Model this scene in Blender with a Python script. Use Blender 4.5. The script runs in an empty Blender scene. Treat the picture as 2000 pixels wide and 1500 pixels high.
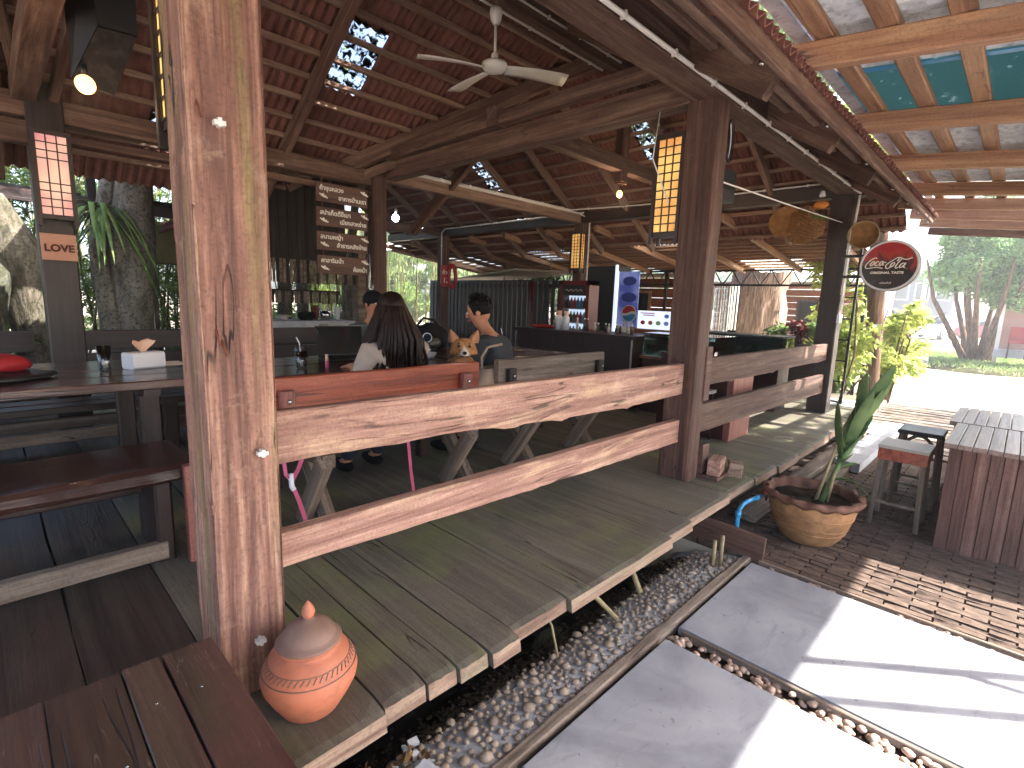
import bpy, bmesh, math, random
import numpy as np
from mathutils import Vector, Matrix, noise
R = math.radians
random.seed(7); rng = np.random.default_rng(7)
SC = bpy.context.scene; COL = SC.collection

# ---------------------------------------------------------------- camera
cam_d = bpy.data.cameras.new('camera'); cam = bpy.data.objects.new('camera', cam_d); COL.objects.link(cam)
cam_d.sensor_width = 36; cam_d.lens = 1009.55 / 2000 * 36; cam_d.clip_start = .02; cam_d.clip_end = 900
ax = [(0.70258679, -0.09088187, 0.7057707), (-0.71079652, -0.13669164, 0.68998819), (0.03376553, -0.98643595, -0.16063626)]
cm = Matrix([[ax[r][0], -ax[r][1], -ax[r][2], (0, 0, 1.60)[r]] for r in range(3)] + [[0, 0, 0, 1]])
cam.matrix_world = cm; SC.camera = cam

# ---------------------------------------------------------------- daylight
SUN_AZ = (.64, -.77); SUN_TAN = .90
sd = Vector((SUN_AZ[0], SUN_AZ[1], SUN_TAN)).normalized()
W = bpy.data.worlds.new('World'); SC.world = W; W.use_nodes = True
wn = W.node_tree.nodes; sky = wn.new('ShaderNodeTexSky'); sky.sky_type = 'NISHITA'; sky.sun_disc = False
sky.sun_elevation = math.asin(sd.z); sky.sun_rotation = math.atan2(SUN_AZ[0], SUN_AZ[1])
sky.air_density = 1.0; sky.dust_density = 3.5; sky.ozone_density = 1.0
W.node_tree.links.new(sky.outputs[0], wn['Background'].inputs[0]); wn['Background'].inputs[1].default_value = .15
sl = bpy.data.lights.new('sun', 'SUN'); sl.energy = 5.0; sl.angle = R(.55); sl.color = (1, .94, .86)
so = bpy.data.objects.new('sun', sl); COL.objects.link(so); so.rotation_euler = sd.to_track_quat('Z', 'Y').to_euler()
so.location = (8, -8, 12)
SC.view_settings.view_transform = 'Standard'; SC.view_settings.look = 'None'
SC.view_settings.exposure = 2.55; SC.view_settings.gamma = 1.0; SC.view_settings.use_curve_mapping = False
SC.cycles.max_bounces = 8; SC.cycles.diffuse_bounces = 5; SC.cycles.transparent_max_bounces = 16
SC.cycles.sample_clamp_indirect = 6

# ---------------------------------------------------------------- materials
def lin(h):
    c = [int(h[i:i + 2], 16) / 255 for i in (0, 2, 4)]
    return tuple((x / 12.92 if x <= .04045 else ((x + .055) / 1.055) ** 2.4) for x in c) + (1,)

class NT:
    def __init__(s, name):
        s.m = bpy.data.materials.new(name); s.m.use_nodes = True; s.t = s.m.node_tree
        s.n = s.t.nodes; s.b = s.n['Principled BSDF']; s.out = s.n['Material Output']
    def new(s, typ, **kw):
        nd = s.n.new('ShaderNode' + typ)
        for k, v in kw.items(): setattr(nd, k, v)
        return nd
    def link(s, a, b): s.t.links.new(a, b)
    def coord(s, scale=(1, 1, 1), rand=True, kind='Object'):
        tc = s.new('TexCoord'); mp = s.new('Mapping'); mp.inputs['Scale'].default_value = scale
        if rand:
            oi = s.new('ObjectInfo'); mu = s.new('VectorMath', operation='SCALE')
            co = s.new('CombineXYZ')
            s.link(oi.outputs['Random'], co.inputs[0]); s.link(oi.outputs['Random'], co.inputs[1]); s.link(oi.outputs['Random'], co.inputs[2])
            s.link(co.outputs[0], mu.inputs[0]); mu.inputs['Scale'].default_value = 37
            s.link(mu.outputs[0], mp.inputs['Location'])
        s.link(tc.outputs[kind], mp.inputs['Vector']); return mp.outputs[0]
    def noise(s, vec, scale, detail=4, rough=.55, dist=0):
        nd = s.new('TexNoise'); nd.inputs['Scale'].default_value = scale; nd.inputs['Detail'].default_value = detail
        nd.inputs['Roughness'].default_value = rough; nd.inputs['Distortion'].default_value = dist
        s.link(vec, nd.inputs['Vector']); return nd.outputs['Fac']
    def ramp(s, fac, stops):
        nd = s.new('ValToRGB'); e = nd.color_ramp.elements
        while len(e) < len(stops): e.new(.5)
        for k, (p, c) in enumerate(stops):
            e[k].position = p; e[k].color = lin(c) if isinstance(c, str) else ((c, c, c, 1) if isinstance(c, (int, float)) else c)
        s.link(fac, nd.inputs[0]); return nd.outputs[0]
    def mix(s, f, a, b, mode='MIX'):
        nd = s.new('Mix', data_type='RGBA', blend_type=mode)
        for k, v in ((0, f), (6, a), (7, b)):
            if isinstance(v, (int, float)): nd.inputs[k].default_value = v if k == 0 else (v, v, v, 1)
            elif isinstance(v, str): nd.inputs[k].default_value = lin(v)
            elif isinstance(v, tuple): nd.inputs[k].default_value = v
            else: s.link(v, nd.inputs[k])
        return nd.outputs[2]
    def bump(s, h, strength=.3, dist=.01):
        nd = s.new('Bump'); nd.inputs['Strength'].default_value = strength; nd.inputs['Distance'].default_value = dist
        s.link(h, nd.inputs['Height']); s.link(nd.outputs[0], s.b.inputs['Normal'])
    def tint(s, col, amt=.25):
        oi = s.new('ObjectInfo'); mr = s.new('MapRange'); mr.inputs['To Min'].default_value = 1 - amt; mr.inputs['To Max'].default_value = 1 + amt
        s.link(oi.outputs['Random'], mr.inputs[0]); hs = s.new('HueSaturation'); s.link(mr.outputs[0], hs.inputs['Value'])
        s.link(col, hs.inputs['Color']); return hs.outputs[0]
    def done(s, col, rough=.6, spec=.4):
        if isinstance(col, str): s.b.inputs['Base Color'].default_value = lin(col)
        elif isinstance(col, tuple): s.b.inputs['Base Color'].default_value = col
        else: s.link(col, s.b.inputs['Base Color'])
        if isinstance(rough, (int, float)): s.b.inputs['Roughness'].default_value = rough
        else: s.link(rough, s.b.inputs['Roughness'])
        s.b.inputs['Specular IOR Level'].default_value = spec
        return s.m

MAT = {}
def wood(name, cols, axis='X', stain=None, rough=.6, spec=.35, tint=.18, k=1.0, bump=.35, stain_lo=.5, stain2=None, crack='1b100c', sat=.82, cracks=.8, flecks=None, scratch=False, hue=.501, spread=.36, moss=None):
    t = NT(name)
    sc = {'X': (.55, 15, 15), 'Y': (15, .55, 15), 'Z': (15, 15, .55)}[axis]
    sc2 = {'X': (.35, 3, 3), 'Y': (3, .35, 3), 'Z': (3, 3, .35)}[axis]
    v = t.coord(tuple(a * k for a in sc)); f = t.noise(v, 1.6, 8, .68, .25)
    n = len(cols); col = t.ramp(f, [(.5 - spread / 2 + spread * i / (n - 1), c) for i, c in enumerate(cols)])
    v2 = t.coord(tuple(a * k for a in sc2)); g = t.noise(v2, 1.8, 5, .6, .8)
    if stain: col = t.mix(t.ramp(g, [(stain_lo, 0.0), (stain_lo + .16, .75)]), col, stain)
    if stain2: col = t.mix(t.ramp(t.noise(v2, 3.1, 6, .65, 1.2), [(.52, 0.0), (.64, .7)]), col, stain2)
    cr = t.noise(v, 2.6, 5, .7, .3)
    col = t.mix(t.ramp(cr, [(.24, .8), (.34, 0.0)]), col, crack)
    sc4 = {'X': (3, 60, 60), 'Y': (60, 3, 60), 'Z': (60, 60, 3)}[axis]
    fib = t.noise(t.coord(sc4), 1.5, 4, .7); col = t.mix(t.ramp(fib, [(.35, .32), (.55, 0.0)]), col, cols[0]); col = t.mix(t.ramp(fib, [(.58, 0.0), (.75, .28)]), col, cols[-1])
    mot = t.noise(t.coord((1, 1, 1)), 7, 8, .75, .3); col = t.mix(t.ramp(mot, [(.38, .38), (.52, 0.0)]), col, cols[1]); col = t.mix(t.ramp(mot, [(.56, 0.0), (.7, .3)]), col, flecks or cols[-1])
    fine = t.noise(t.coord((1, 1, 1)), 90, 3)
    col = t.mix(t.ramp(fine, [(.3, .3), (.5, 0.0)]), col, '2a1c16')
    if moss:
        g2 = t.new('NewGeometry'); mn = t.noise(g2.outputs['Position'], 1.6, 5, .6, .4); col = t.mix(t.ramp(mn, [(.54, 0.0), (.68, .62)]), col, moss)
        col = t.mix(t.ramp(t.noise(g2.outputs['Position'], .9, 4, .6), [(.52, 0.0), (.68, .45)]), col, '3c2c26')
    if scratch:
        for rot in ((0, 0, .5), (0, 0, -1.1)):
            mp2 = t.new('Mapping'); mp2.inputs['Rotation'].default_value = rot; mp2.inputs['Scale'].default_value = (.5, 16, 16); t.link(t.coord((1, 1, 1)), mp2.inputs['Vector'])
            sn = t.noise(mp2.outputs[0], 1.7, 2, .5); s2 = t.new('Math', operation='SUBTRACT'); t.link(sn, s2.inputs[0]); s2.inputs[1].default_value = .5; s3 = t.new('Math', operation='ABSOLUTE'); t.link(s2.outputs[0], s3.inputs[0])
            l2 = t.mix(1.0, t.ramp(s3.outputs[0], [(.0012, .55), (.004, 0.0)]), t.ramp(mot, [(.45, 0.0), (.55, 1.0)]), 'MULTIPLY'); col = t.mix(l2, col, '8a7468')
    # long hair cracks: thin contour of a stretched noise, only in patches
    sc3 = {'X': (.5, 7, 7), 'Y': (7, .5, 7), 'Z': (7, 7, .5)}[axis]
    cn = t.noise(t.coord(sc3), 1.1, 3, .5, .2); sb = t.new('Math', operation='SUBTRACT'); t.link(cn, sb.inputs[0]); sb.inputs[1].default_value = .5
    ab = t.new('Math', operation='ABSOLUTE'); t.link(sb.outputs[0], ab.inputs[0]); line = t.ramp(ab.outputs[0], [(.002, 1.0), (.008, 0.0)])
    msk = t.ramp(t.noise(t.coord((1.5, 1.5, 1.5)), 1.7, 3), [(.5, 0.0), (.6, cracks)]); lm = t.mix(1.0, line, msk, 'MULTIPLY')
    col = t.mix(lm, col, crack)
    hs = t.new('HueSaturation'); hs.inputs['Saturation'].default_value = sat; hs.inputs['Hue'].default_value = hue; t.link(col, hs.inputs['Color']); col = hs.outputs[0]
    if tint: col = t.tint(col, tint)
    t.bump(t.mix(lm, t.mix(.5, f, cr), 0.0), bump, .012)
    ro = t.new('MapRange'); ro.inputs['To Min'].default_value = rough - .12; ro.inputs['To Max'].default_value = rough + .15
    t.link(g, ro.inputs[0])
    MAT[name] = t.done(col, ro.outputs[0], spec); return MAT[name]

POSTW = dict(cols=['43281f', '744838', '9a6852', 'ba8e70'], stain='8c7a44', stain2='5c3832', rough=.7, tint=.08, bump=1.0, stain_lo=.52, cracks=1.0, sat=.85, flecks='c8a684')
wood('post_wood_z', axis='Z', **POSTW)
wood('rail_wood', ['5e382c', '8c5a48', 'ae7a64', 'c69c7e'], stain='7c4e48', stain2='caa276', rough=.62, tint=.06, bump=.8, stain_lo=.55, flecks='d0b090')
wood('beam_wood', ['321c15', '553427', '6e4a38', '806450'], rough=.75, tint=.2, stain='54392c', stain2='7c5e48')
wood('beam_wood_z', ['2c1813', '4c2c23', '65402f', '7a5a48'], axis='Z', rough=.65, tint=.15, stain='4b3028')
wood('dark_wood', ['120908', '22110e', '301713', '3c211b'], rough=.4, spec=.5, tint=.2)
wood('dark_wood_z', ['120908', '22110e', '301713', '3c211b'], axis='Z', rough=.4, spec=.5, tint=.2)
wood('gloss_table', ['22110e', '3a1d19', '4c2a22', '563529'], rough=.2, spec=.6, tint=.2, bump=.2)
wood('red_wood', ['5a2014', '8a3c26', 'a8543a', '84392a'], rough=.35, spec=.5, tint=.1, stain='54281f', sat=1.0)
wood('board_wood', ['3e261e', '5a3a2e', '6c4838', '6a4a3a'], rough=.6, tint=.12)
wood('red_wood_z', ['6a2417', '8a3f2c', '9c5440', '7c382c'], axis='Z', rough=.4, tint=.1)
wood('orange_wood', ['6e4630', '946244', 'a87852', 'b68c66'], rough=.6, tint=.15, stain='7c5440', bump=.4, sat=.85, hue=.505)
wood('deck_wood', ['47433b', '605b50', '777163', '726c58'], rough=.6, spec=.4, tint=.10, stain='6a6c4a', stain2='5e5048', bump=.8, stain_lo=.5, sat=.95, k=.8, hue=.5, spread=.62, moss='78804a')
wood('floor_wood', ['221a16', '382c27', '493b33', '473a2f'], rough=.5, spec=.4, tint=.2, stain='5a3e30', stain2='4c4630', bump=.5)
wood('endgrain', ['5e4032', '846350', 'a0826a', '82755a'], axis='Y', rough=.8, tint=.15, stain='8a8466')
wood('slab_wood', ['1e1412', '3a221d', '4c2c25', '543a2c'], rough=.4, spec=.4, tint=.1, stain='4a3c26', stain2='56281f', bump=.5, k=.7, stain_lo=.47, scratch=True)
wood('weather_wood', ['4d4038', '71604f', '8a786a', '9a8a7c'], rough=.8, tint=.18, stain='5a4030')
wood('table_planks', ['5c4038', '7f5e52', '97786a', '8a6c62'], rough=.35, spec=.5, tint=.15, stain='6a4a40')
wood('table_planks_z', ['3f2019', '5c3329', '744a3c', '8a6050'], axis='Z', rough=.6, tint=.15, stain='4e2c24')
wood('purlin_wood', ['5a4032', '785846', '8e6c56', '987c66'], rough=.8, tint=.2)
wood('hood_wood', ['16110f', '241d1a', '302824', '3a322e'], axis='Z', rough=.7, tint=.3)

def plain(name, col, rough=.5, spec=.4, metal=0, var=0, bump=0, nscale=8, dirt=None, tint=0):
    t = NT(name); c = col
    if var or dirt or bump or tint:
        v = t.coord(); f = t.noise(v, nscale, 5, .6, .3)
        c = t.mix(t.ramp(f, [(.35, 0.0), (.65, 1.0)]), tuple(max(0, x * (1 - var)) for x in lin(col)[:3]) + (1,), tuple(min(1, x * (1 + var)) for x in lin(col)[:3]) + (1,))
        if dirt: c = t.mix(t.ramp(t.noise(v, nscale * 2.3, 6, .7), [(.5, 0.0), (.68, .8)]), c, dirt)
        if tint: c = t.tint(c, tint)
        if bump: t.bump(t.noise(v, nscale * 5, 4), bump, .006)
    t.b.inputs['Metallic'].default_value = metal
    MAT[name] = t.done(c, rough, spec); return MAT[name]

plain('ground', 'b0a594', .95, .1, var=.2, nscale=1.5, bump=.5, dirt='8a7a64')
plain('soil', '2e251d', .95, .1, var=.35, nscale=12, bump=1)
plain('garden', '3a3a26', .95, .1, var=.4, nscale=2, bump=1, dirt='4c3d28')
plain('concrete', 'b2b4ba', .85, .2, var=.1, nscale=6, bump=.2, dirt='9a9ca0')
plain('pebble', '968676', .5, .4, var=.3, nscale=14, tint=.3)
plain('pebble_pink', 'ac9484', .6, .4, var=.3, nscale=14, tint=.3)
plain('net', '17171b', .85, .2, var=.3, nscale=30, bump=.8)
plain('brick', '5e4f46', .85, .2, var=.25, nscale=20, dirt='50423a', bump=.5, tint=.18)
plain('mortar', '4a3c32', .95, .1, var=.2, nscale=20, bump=.8)
plain('clay', 'a8654c', .6, .35, var=.16, nscale=7, bump=.25, dirt='8f5a48')
plain('clay_top', '765c50', .6, .35, var=.15, nscale=9, bump=.15)
plain('pot_clay', '9c7450', .7, .3, var=.3, nscale=6, bump=.3, dirt='7a563e')
plain('pot_rim', '6b4a3c', .7, .3, var=.2, nscale=9, bump=.25)
plain('white_paint', 'd8d2cc', .4, .5, var=.04)
plain('white_plastic', 'd9d9de', .3, .5)
plain('grey_plate', 'a8a098', .5, .4)
plain('black', '0e0e10', .45, .5)
plain('black_matte', '121113', .85, .2, var=.3, nscale=6, dirt='2c2a2b')
plain('black_metal', '0f0e0e', .4, .5)
plain('steel', 'a8a8a8', .25, .5, metal=1)
plain('rust', '6b3b2c', .8, .3, var=.3, nscale=20)
plain('chrome', 'c8c8cc', .15, .5, metal=1)
plain('print_blue', '3a46a0', .5, .4)
plain('blue_pipe', '2f86b8', .35, .5)
plain('red_plastic', 'b02a24', .35, .5)
plain('pink_strap', 'c8607e', .7, .2)
plain('bamboo_tan', '8a7c5c', .6, .4, var=.25, nscale=12)
plain('cane', '5c5a38', .6, .4, var=.4, nscale=3)
plain('basket', '8a6440', .8, .2, var=.25, nscale=14)
plain('skin', 'b07a5e', .5, .4, var=.06)
plain('hair', '1c0d09', .5, .25, var=.4, nscale=20)
plain('hair_black', '0a0808', .6, .2, var=.3, nscale=20)
plain('tshirt', '46484c', .9, .1, var=.08)
plain('blouse', 'a89a90', .85, .2, var=.1)
plain('plaid', '50565a', .9, .1, var=.4, nscale=30)
plain('fissure', '24140e', .95, .1, var=.3, nscale=20)
plain('cap', '141418', .8, .2)
plain('teal_cloth', '1d4a48', .9, .1)
plain('white_cloth', 'c8c8cc', .9, .1)
plain('jeans', '28303c', .9, .1, var=.1)
plain('bag_beige', 'a08c7a', .85, .2, var=.08, nscale=20, bump=.2)
plain('bag_red', '8a1a20', .6, .3, var=.15)
plain('paper', 'c8c0b4', .8, .2)
plain('tissue', 'd8b49c', .9, .1, var=.05)
plain('sign_pink', 'c0917c', .8, .2, var=.06, bump=.2)
plain('letter_brown', '5a3430', .8, .2)
plain('letter_white', 'efe9e0', .7, .2)
plain('fridge_red', '5c1218', .35, .5)
plain('notice_red', 'a81c28', .4, .5)
plain('counter_dark', '2a1013', .4, .5, var=.2)
plain('maroon', '3c1612', .5, .4, var=.1)
plain('glass_dark', '10181a', .1, .6)
plain('car_white', 'c8c8cc', .25, .6)
plain('car_red', '8a2c34', .25, .6)
plain('tyre', '111111', .9, .1)
plain('house_wall', '7a4a34', .8, .2, var=.15, nscale=4)
plain('house_grey', '4a5058', .8, .2, var=.1)
plain('roof_grey', '8a8078', .8, .2, var=.15)
plain('pink_wall', 'a08078', .8, .2, var=.06)
plain('zinc', 'ccd0d4', .5, .5, metal=.15, var=.18, nscale=7, dirt='84888c')
plain('zinc_far', 'a8a6a2', .5, .4, metal=.3, var=.15, nscale=7, dirt='7e7872')
plain('cream_fascia', 'a09888', .8, .2)
plain('olive_cloth', '6a6444', .8, .2, var=.1)
plain('fabric_orange', 'c07a3c', .8, .2, var=.2)
plain('banana', '4c6a28', .5, .3, var=.2)

def tilem(name, c1, c2):
    t = NT(name); v = t.coord((1, 1, 1), True)
    f = t.noise(v, 6, 5, .6); col = t.ramp(f, [(.3, c1), (.7, c2)])
    col = t.mix(t.ramp(t.noise(v, 17, 6, .7), [(.55, 0.0), (.7, .6)]), col, '3a2a2a'); col = t.tint(col, .14)
    t.bump(t.noise(v, 60, 3), .2, .004); MAT[name] = t.done(col, .8, .2)
tilem('roof_tile', '5e3c36', '7c544a')

def clearm(name, dirtcol, lo=.48, hi=.56, white=.92, mn=.12):
    t = NT(name); v = t.coord((1, 1, 1), True)
    tr = t.new('BsdfTransparent'); tr.inputs[0].default_value = (white, white * 1.0, white, 1)
    tl = t.new('BsdfTranslucent'); tl.inputs[0].default_value = lin(dirtcol)
    ms = t.new('MixShader'); f = t.ramp(t.noise(v, 13, 5, .65, .4), [(lo, mn), (hi, 1.0)])
    t.link(f, ms.inputs[0]); t.link(tr.outputs[0], ms.inputs[1]); t.link(tl.outputs[0], ms.inputs[2])
    t.link(ms.outputs[0], t.out.inputs[0]); MAT[name] = t.m
clearm('clear_tile', '1a1a1a')
clearm('clear_sheet', '66807e', .30, .40, .85, .3)
clearm('white_sheet', 'e0e4e0', .3, .6, .95)

def glassm(name, col=(1, 1, 1), alpha=.25, rough=.03):
    t = NT(name); tr = t.new('BsdfTransparent'); gl = t.new('BsdfGlossy'); gl.inputs['Roughness'].default_value = rough
    tr.inputs[0].default_value = (*col, 1); ms = t.new('MixShader'); fr = t.new('Fresnel'); fr.inputs[0].default_value = 1.45
    ad = t.new('Math', operation='ADD'); ad.inputs[1].default_value = alpha; ad.use_clamp = True
    t.link(fr.outputs[0], ad.inputs[0]); t.link(ad.outputs[0], ms.inputs[0])
    t.link(tr.outputs[0], ms.inputs[1]); t.link(gl.outputs[0], ms.inputs[2]); t.link(ms.outputs[0], t.out.inputs[0]); MAT[name] = t.m
glassm('glass', (.93, .97, .97), .08)
glassm('glass_green', (.6, .85, .8), .15)

def emit(name, col, s, col2=None):
    t = NT(name)
    if col2:
        v = t.coord((1, 1, 1), True); c = t.ramp(t.noise(v, 2.5, 2), [(.35, col), (.65, col2)])
        t.link(c, t.b.inputs['Emission Color']); t.link(c, t.b.inputs['Base Color'])
    else:
        t.b.inputs['Emission Color'].default_value = lin(col); t.b.inputs['Base Color'].default_value = lin(col)
    t.b.inputs['Emission Strength'].default_value = s; MAT[name] = t.m
emit('lamp_warm', 'ffa860', 1.2); emit('lamp_white', 'e8f0ff', 8)
emit('pane_warm', 'b87038', .16, 'e8c070'); emit('pane_pink', 'b8707a', .14, 'e8b8a0'); emit('screen_white', 'c8d4f0', .22)
emit('fridge_light', 'b8c4d8', .32)
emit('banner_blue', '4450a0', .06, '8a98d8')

def leafm(name, c1, c2, trans=.35, nscale=3):
    t = NT(name); v = t.coord((1, 1, 1), True); f = t.noise(v, nscale, 4)
    col = t.ramp(f, [(.35, c1), (.65, c2)]); t.done(col, .5, .35)
    tl = t.new('BsdfTranslucent'); t.link(col, tl.inputs[0]); ms = t.new('MixShader'); ms.inputs[0].default_value = trans
    t.link(t.b.outputs[0], ms.inputs[1]); t.link(tl.outputs[0], ms.inputs[2]); t.link(ms.outputs[0], t.out.inputs[0]); MAT[name] = t.m
leafm('leaf_green', '5c7646', '92a868', .5); leafm('leaf_dark', '1c3018', '34502a'); leafm('leaf_yellow', '869a48', 'c2c878', .5)
leafm('leaf_blue', '3a5a4a', '5a7a68'); leafm('leaf_bush', '6a9058', 'a4c488', .5); leafm('leaf_red', '4a1c24', '6a3030')
leafm('fern', '4a6a30', '8aa060', .4); leafm('leaf_dracaena', '52724a', '8aa068', .35, 6); leafm('grass', '6a8448', '98ac68', .4)
leafm('dry_leaf', '6a4a2c', 'a08058', .3, 10); leafm('moss', '3c5018', '5c6c24', .1, 8)
leafm('bamboo_leaf', '3c5a24', '8aa050', .5)

def bark(name, cols, sc=(3, 3, 1), spots=None, bump=1):
    t = NT(name); v = t.coord(sc); f = t.noise(v, 3, 7, .65, .4); col = t.ramp(f, [(.3 + .4 * i / (len(cols) - 1), c) for i, c in enumerate(cols)])
    if spots: col = t.mix(t.ramp(t.noise(t.coord(), 30, 4, .7), [(.52, 0.0), (.6, .8)]), col, spots)
    t.bump(f, bump, .03); MAT[name] = t.done(col, .9, .2)
bark('bark_grey', ['413e38', '68645a', '868276'], spots='2c2a26'); bark('bark_brown', ['3c2c20', '6a5240', '8a7460'], (6, 6, .8))
bark('driftwood', ['34302a', '5c564c', '7c7468'], (5, 5, 1), '303818', 1.2); bark('rock', ['26261f', '48483e', '62625a'], (2, 2, 2), '303818')
bark('fig', ['4a3428', '8a7264', 'b09c8c'], (9, 9, .5))

# stone paving with soft veins
t = NT('stone'); v = t.coord((1, 1, 1)); f = t.noise(v, 2.2, 7, .6, .8)
c = t.ramp(f, [(.3, '7b7c84'), (.5, '94959c'), (.7, 'a2a2a8')])
c = t.mix(t.ramp(t.noise(t.coord((2, 7, 1)), 1.5, 8, .7, 1.5), [(.55, 0.0), (.66, .4)]), c, '6a6b70')
c = t.mix(t.ramp(t.noise(v, 25, 3, .6), [(.66, 0.0), (.7, .5)]), c, '55565a')
t.bump(t.noise(v, 14, 7, .6), .25, .006); MAT['stone'] = t.done(c, .5, .35)

# corgi coat: orange with white blaze and muzzle
t = NT('corgi'); tc = t.new('TexCoord'); sp = t.new('SeparateXYZ'); t.link(tc.outputs['Object'], sp.inputs[0])
ab = t.new('Math', operation='ABSOLUTE'); t.link(sp.outputs[0], ab.inputs[0])
ad = t.new('Math', operation='MULTIPLY_ADD'); t.link(sp.outputs[2], ad.inputs[0]); ad.inputs[1].default_value = .62; t.link(ab.outputs[0], ad.inputs[2])
ad2 = t.new('Math', operation='ADD'); t.link(t.noise(tc.outputs['Object'], 40, 2), ad2.inputs[0]); ad2.inputs[1].default_value = 0
ad3 = t.new('Math', operation='MULTIPLY_ADD'); t.link(ad2.outputs[0], ad3.inputs[0]); ad3.inputs[1].default_value = .02; t.link(ad.outputs[0], ad3.inputs[2])
c = t.mix(t.ramp(ad3.outputs[0], [(.016, 1.0), (.026, 0.0)]), t.ramp(t.noise(t.coord(), 25, 4), [(.35, '94603a'), (.6, 'bd8a5c')]), 'ded2c6')
t.bump(t.noise(t.coord((1, 1, 1)), 160, 3), .5, .004); MAT['corgi'] = t.done(c, .85, .2)

# ---------------------------------------------------------------- builders
def link(o): COL.objects.link(o); return o
WM = {}
def setpar(o, par, M=None):
    M = M or Matrix.Identity(4); o.matrix_basis = M; WM[o.name] = M
    if par is not None:
        o.parent = par; o.matrix_parent_inverse = WM[par.name].inverted()
def meta(o, label=None, cat=None, group=None, kind=None):
    if label: o['label'] = label
    if cat: o['category'] = cat
    if group: o['group'] = group
    if kind: o['kind'] = kind
    return o
def thing(name, label, cat, loc=(0, 0, 0), rz=0, group=None):
    o = link(bpy.data.objects.new(name, None)); o.empty_display_size = .1
    setpar(o, None, Matrix.Translation(loc) @ Matrix.Rotation(rz, 4, 'Z')); return meta(o, label, cat, group)
def mesh(name, vs, fs, smooth=False):
    me = bpy.data.meshes.new(name); me.from_pydata([tuple(v) for v in vs], [], fs); me.update()
    if smooth: me.polygons.foreach_set('use_smooth', [True] * len(me.polygons))
    return me
def obj(name, me, mat, par=None, M=None, kind=None, label=None):
    if isinstance(me, MB): me = me.mesh(name)
    if mat is not None and not len(me.materials): me.materials.append(MAT[mat])
    o = link(bpy.data.objects.new(name, me)); setpar(o, par, M)
    if kind: o['kind'] = kind
    if label: o['label'] = label
    return o
class MB:
    def __init__(s, smooth=False): s.v = []; s.f = []; s.smooth = smooth
    def add(s, vs, fs): n = len(s.v); s.v += [tuple(v) for v in vs]; s.f += [tuple(i + n for i in f) for f in fs]; return s
    def box(s, a, b, M=None):
        (x0, y0, z0), (x1, y1, z1) = a, b
        vs = [Vector(p) for p in ((x0, y0, z0), (x1, y0, z0), (x1, y1, z0), (x0, y1, z0), (x0, y0, z1), (x1, y0, z1), (x1, y1, z1), (x0, y1, z1))]
        if M is not None: vs = [M @ p for p in vs]
        return s.add(vs, [(0, 3, 2, 1), (4, 5, 6, 7), (0, 1, 5, 4), (1, 2, 6, 5), (2, 3, 7, 6), (3, 0, 4, 7)])
    def bar(s, p0, p1, w, h=None):
        p0, p1 = Vector(p0), Vector(p1); d = p1 - p0; L = d.length
        return s.box((0, -w / 2, -(h or w) / 2), (L, w / 2, (h or w) / 2), frame(p0, d))
    def tube(s, pts, r, n=8, cap=True):
        pts = [Vector(p) for p in pts]; rs = r if isinstance(r, (list, tuple)) else [r] * len(pts)
        vs = []; up = Vector((.13, .21, .97))
        for i, p in enumerate(pts):
            d = (pts[min(i + 1, len(pts) - 1)] - pts[max(i - 1, 0)]).normalized()
            a = d.cross(up)
            if a.length < .05: a = d.cross(Vector((1, .1, 0)))
            a.normalize(); b = d.cross(a)
            vs += [p + (a * math.cos(2 * math.pi * k / n) + b * math.sin(2 * math.pi * k / n)) * rs[i] for k in range(n)]
        fs = [(i * n + k, i * n + (k + 1) % n, (i + 1) * n + (k + 1) % n, (i + 1) * n + k) for i in range(len(pts) - 1) for k in range(n)]
        if cap: fs += [tuple(range(n))[::-1], tuple((len(pts) - 1) * n + k for k in range(n))]
        return s.add(vs, fs)
    def lathe(s, prof, n=32, wav=None, c=(0, 0, 0)):
        vs = []
        for i, (r, z) in enumerate(prof):
            for k in range(n):
                a = 2 * math.pi * k / n; rr, zz = (r, z) if wav is None else wav(i, a, r, z)
                vs.append((c[0] + rr * math.cos(a), c[1] + rr * math.sin(a), c[2] + zz))
        fs = [(i * n + k, i * n + (k + 1) % n, (i + 1) * n + (k + 1) % n, (i + 1) * n + k) for i in range(len(prof) - 1) for k in range(n)]
        return s.add(vs, fs)
    def sphere(s, c, r, n=12, m=8, M=None):
        rx, ry, rz = r if isinstance(r, (tuple, list)) else (r, r, r); vs = []
        for i in range(m + 1):
            t_ = math.pi * i / m
            for k in range(n):
                a = 2 * math.pi * k / n; p = Vector((rx * math.sin(t_) * math.cos(a), ry * math.sin(t_) * math.sin(a), rz * math.cos(t_)))
                if M is not None: p = M @ p
                vs.append(p + Vector(c))
        return s.add(vs, [(i * n + k, (i + 1) * n + k, (i + 1) * n + (k + 1) % n, i * n + (k + 1) % n) for i in range(m) for k in range(n)])
    def mesh(s, name): return mesh(name, s.v, s.f, s.smooth)
def frame(p0, d):
    d = Vector(d).normalized(); up = Vector((0, 0, 1))
    if abs(d.z) > .97: y = Vector((0, 1, 0)); 
    else: y = up.cross(d).normalized()
    z = d.cross(y).normalized(); y = z.cross(d).normalized()
    return Matrix([[d[i], y[i], z[i], p0[i]] for i in range(3)] + [[0, 0, 0, 1]])
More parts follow.
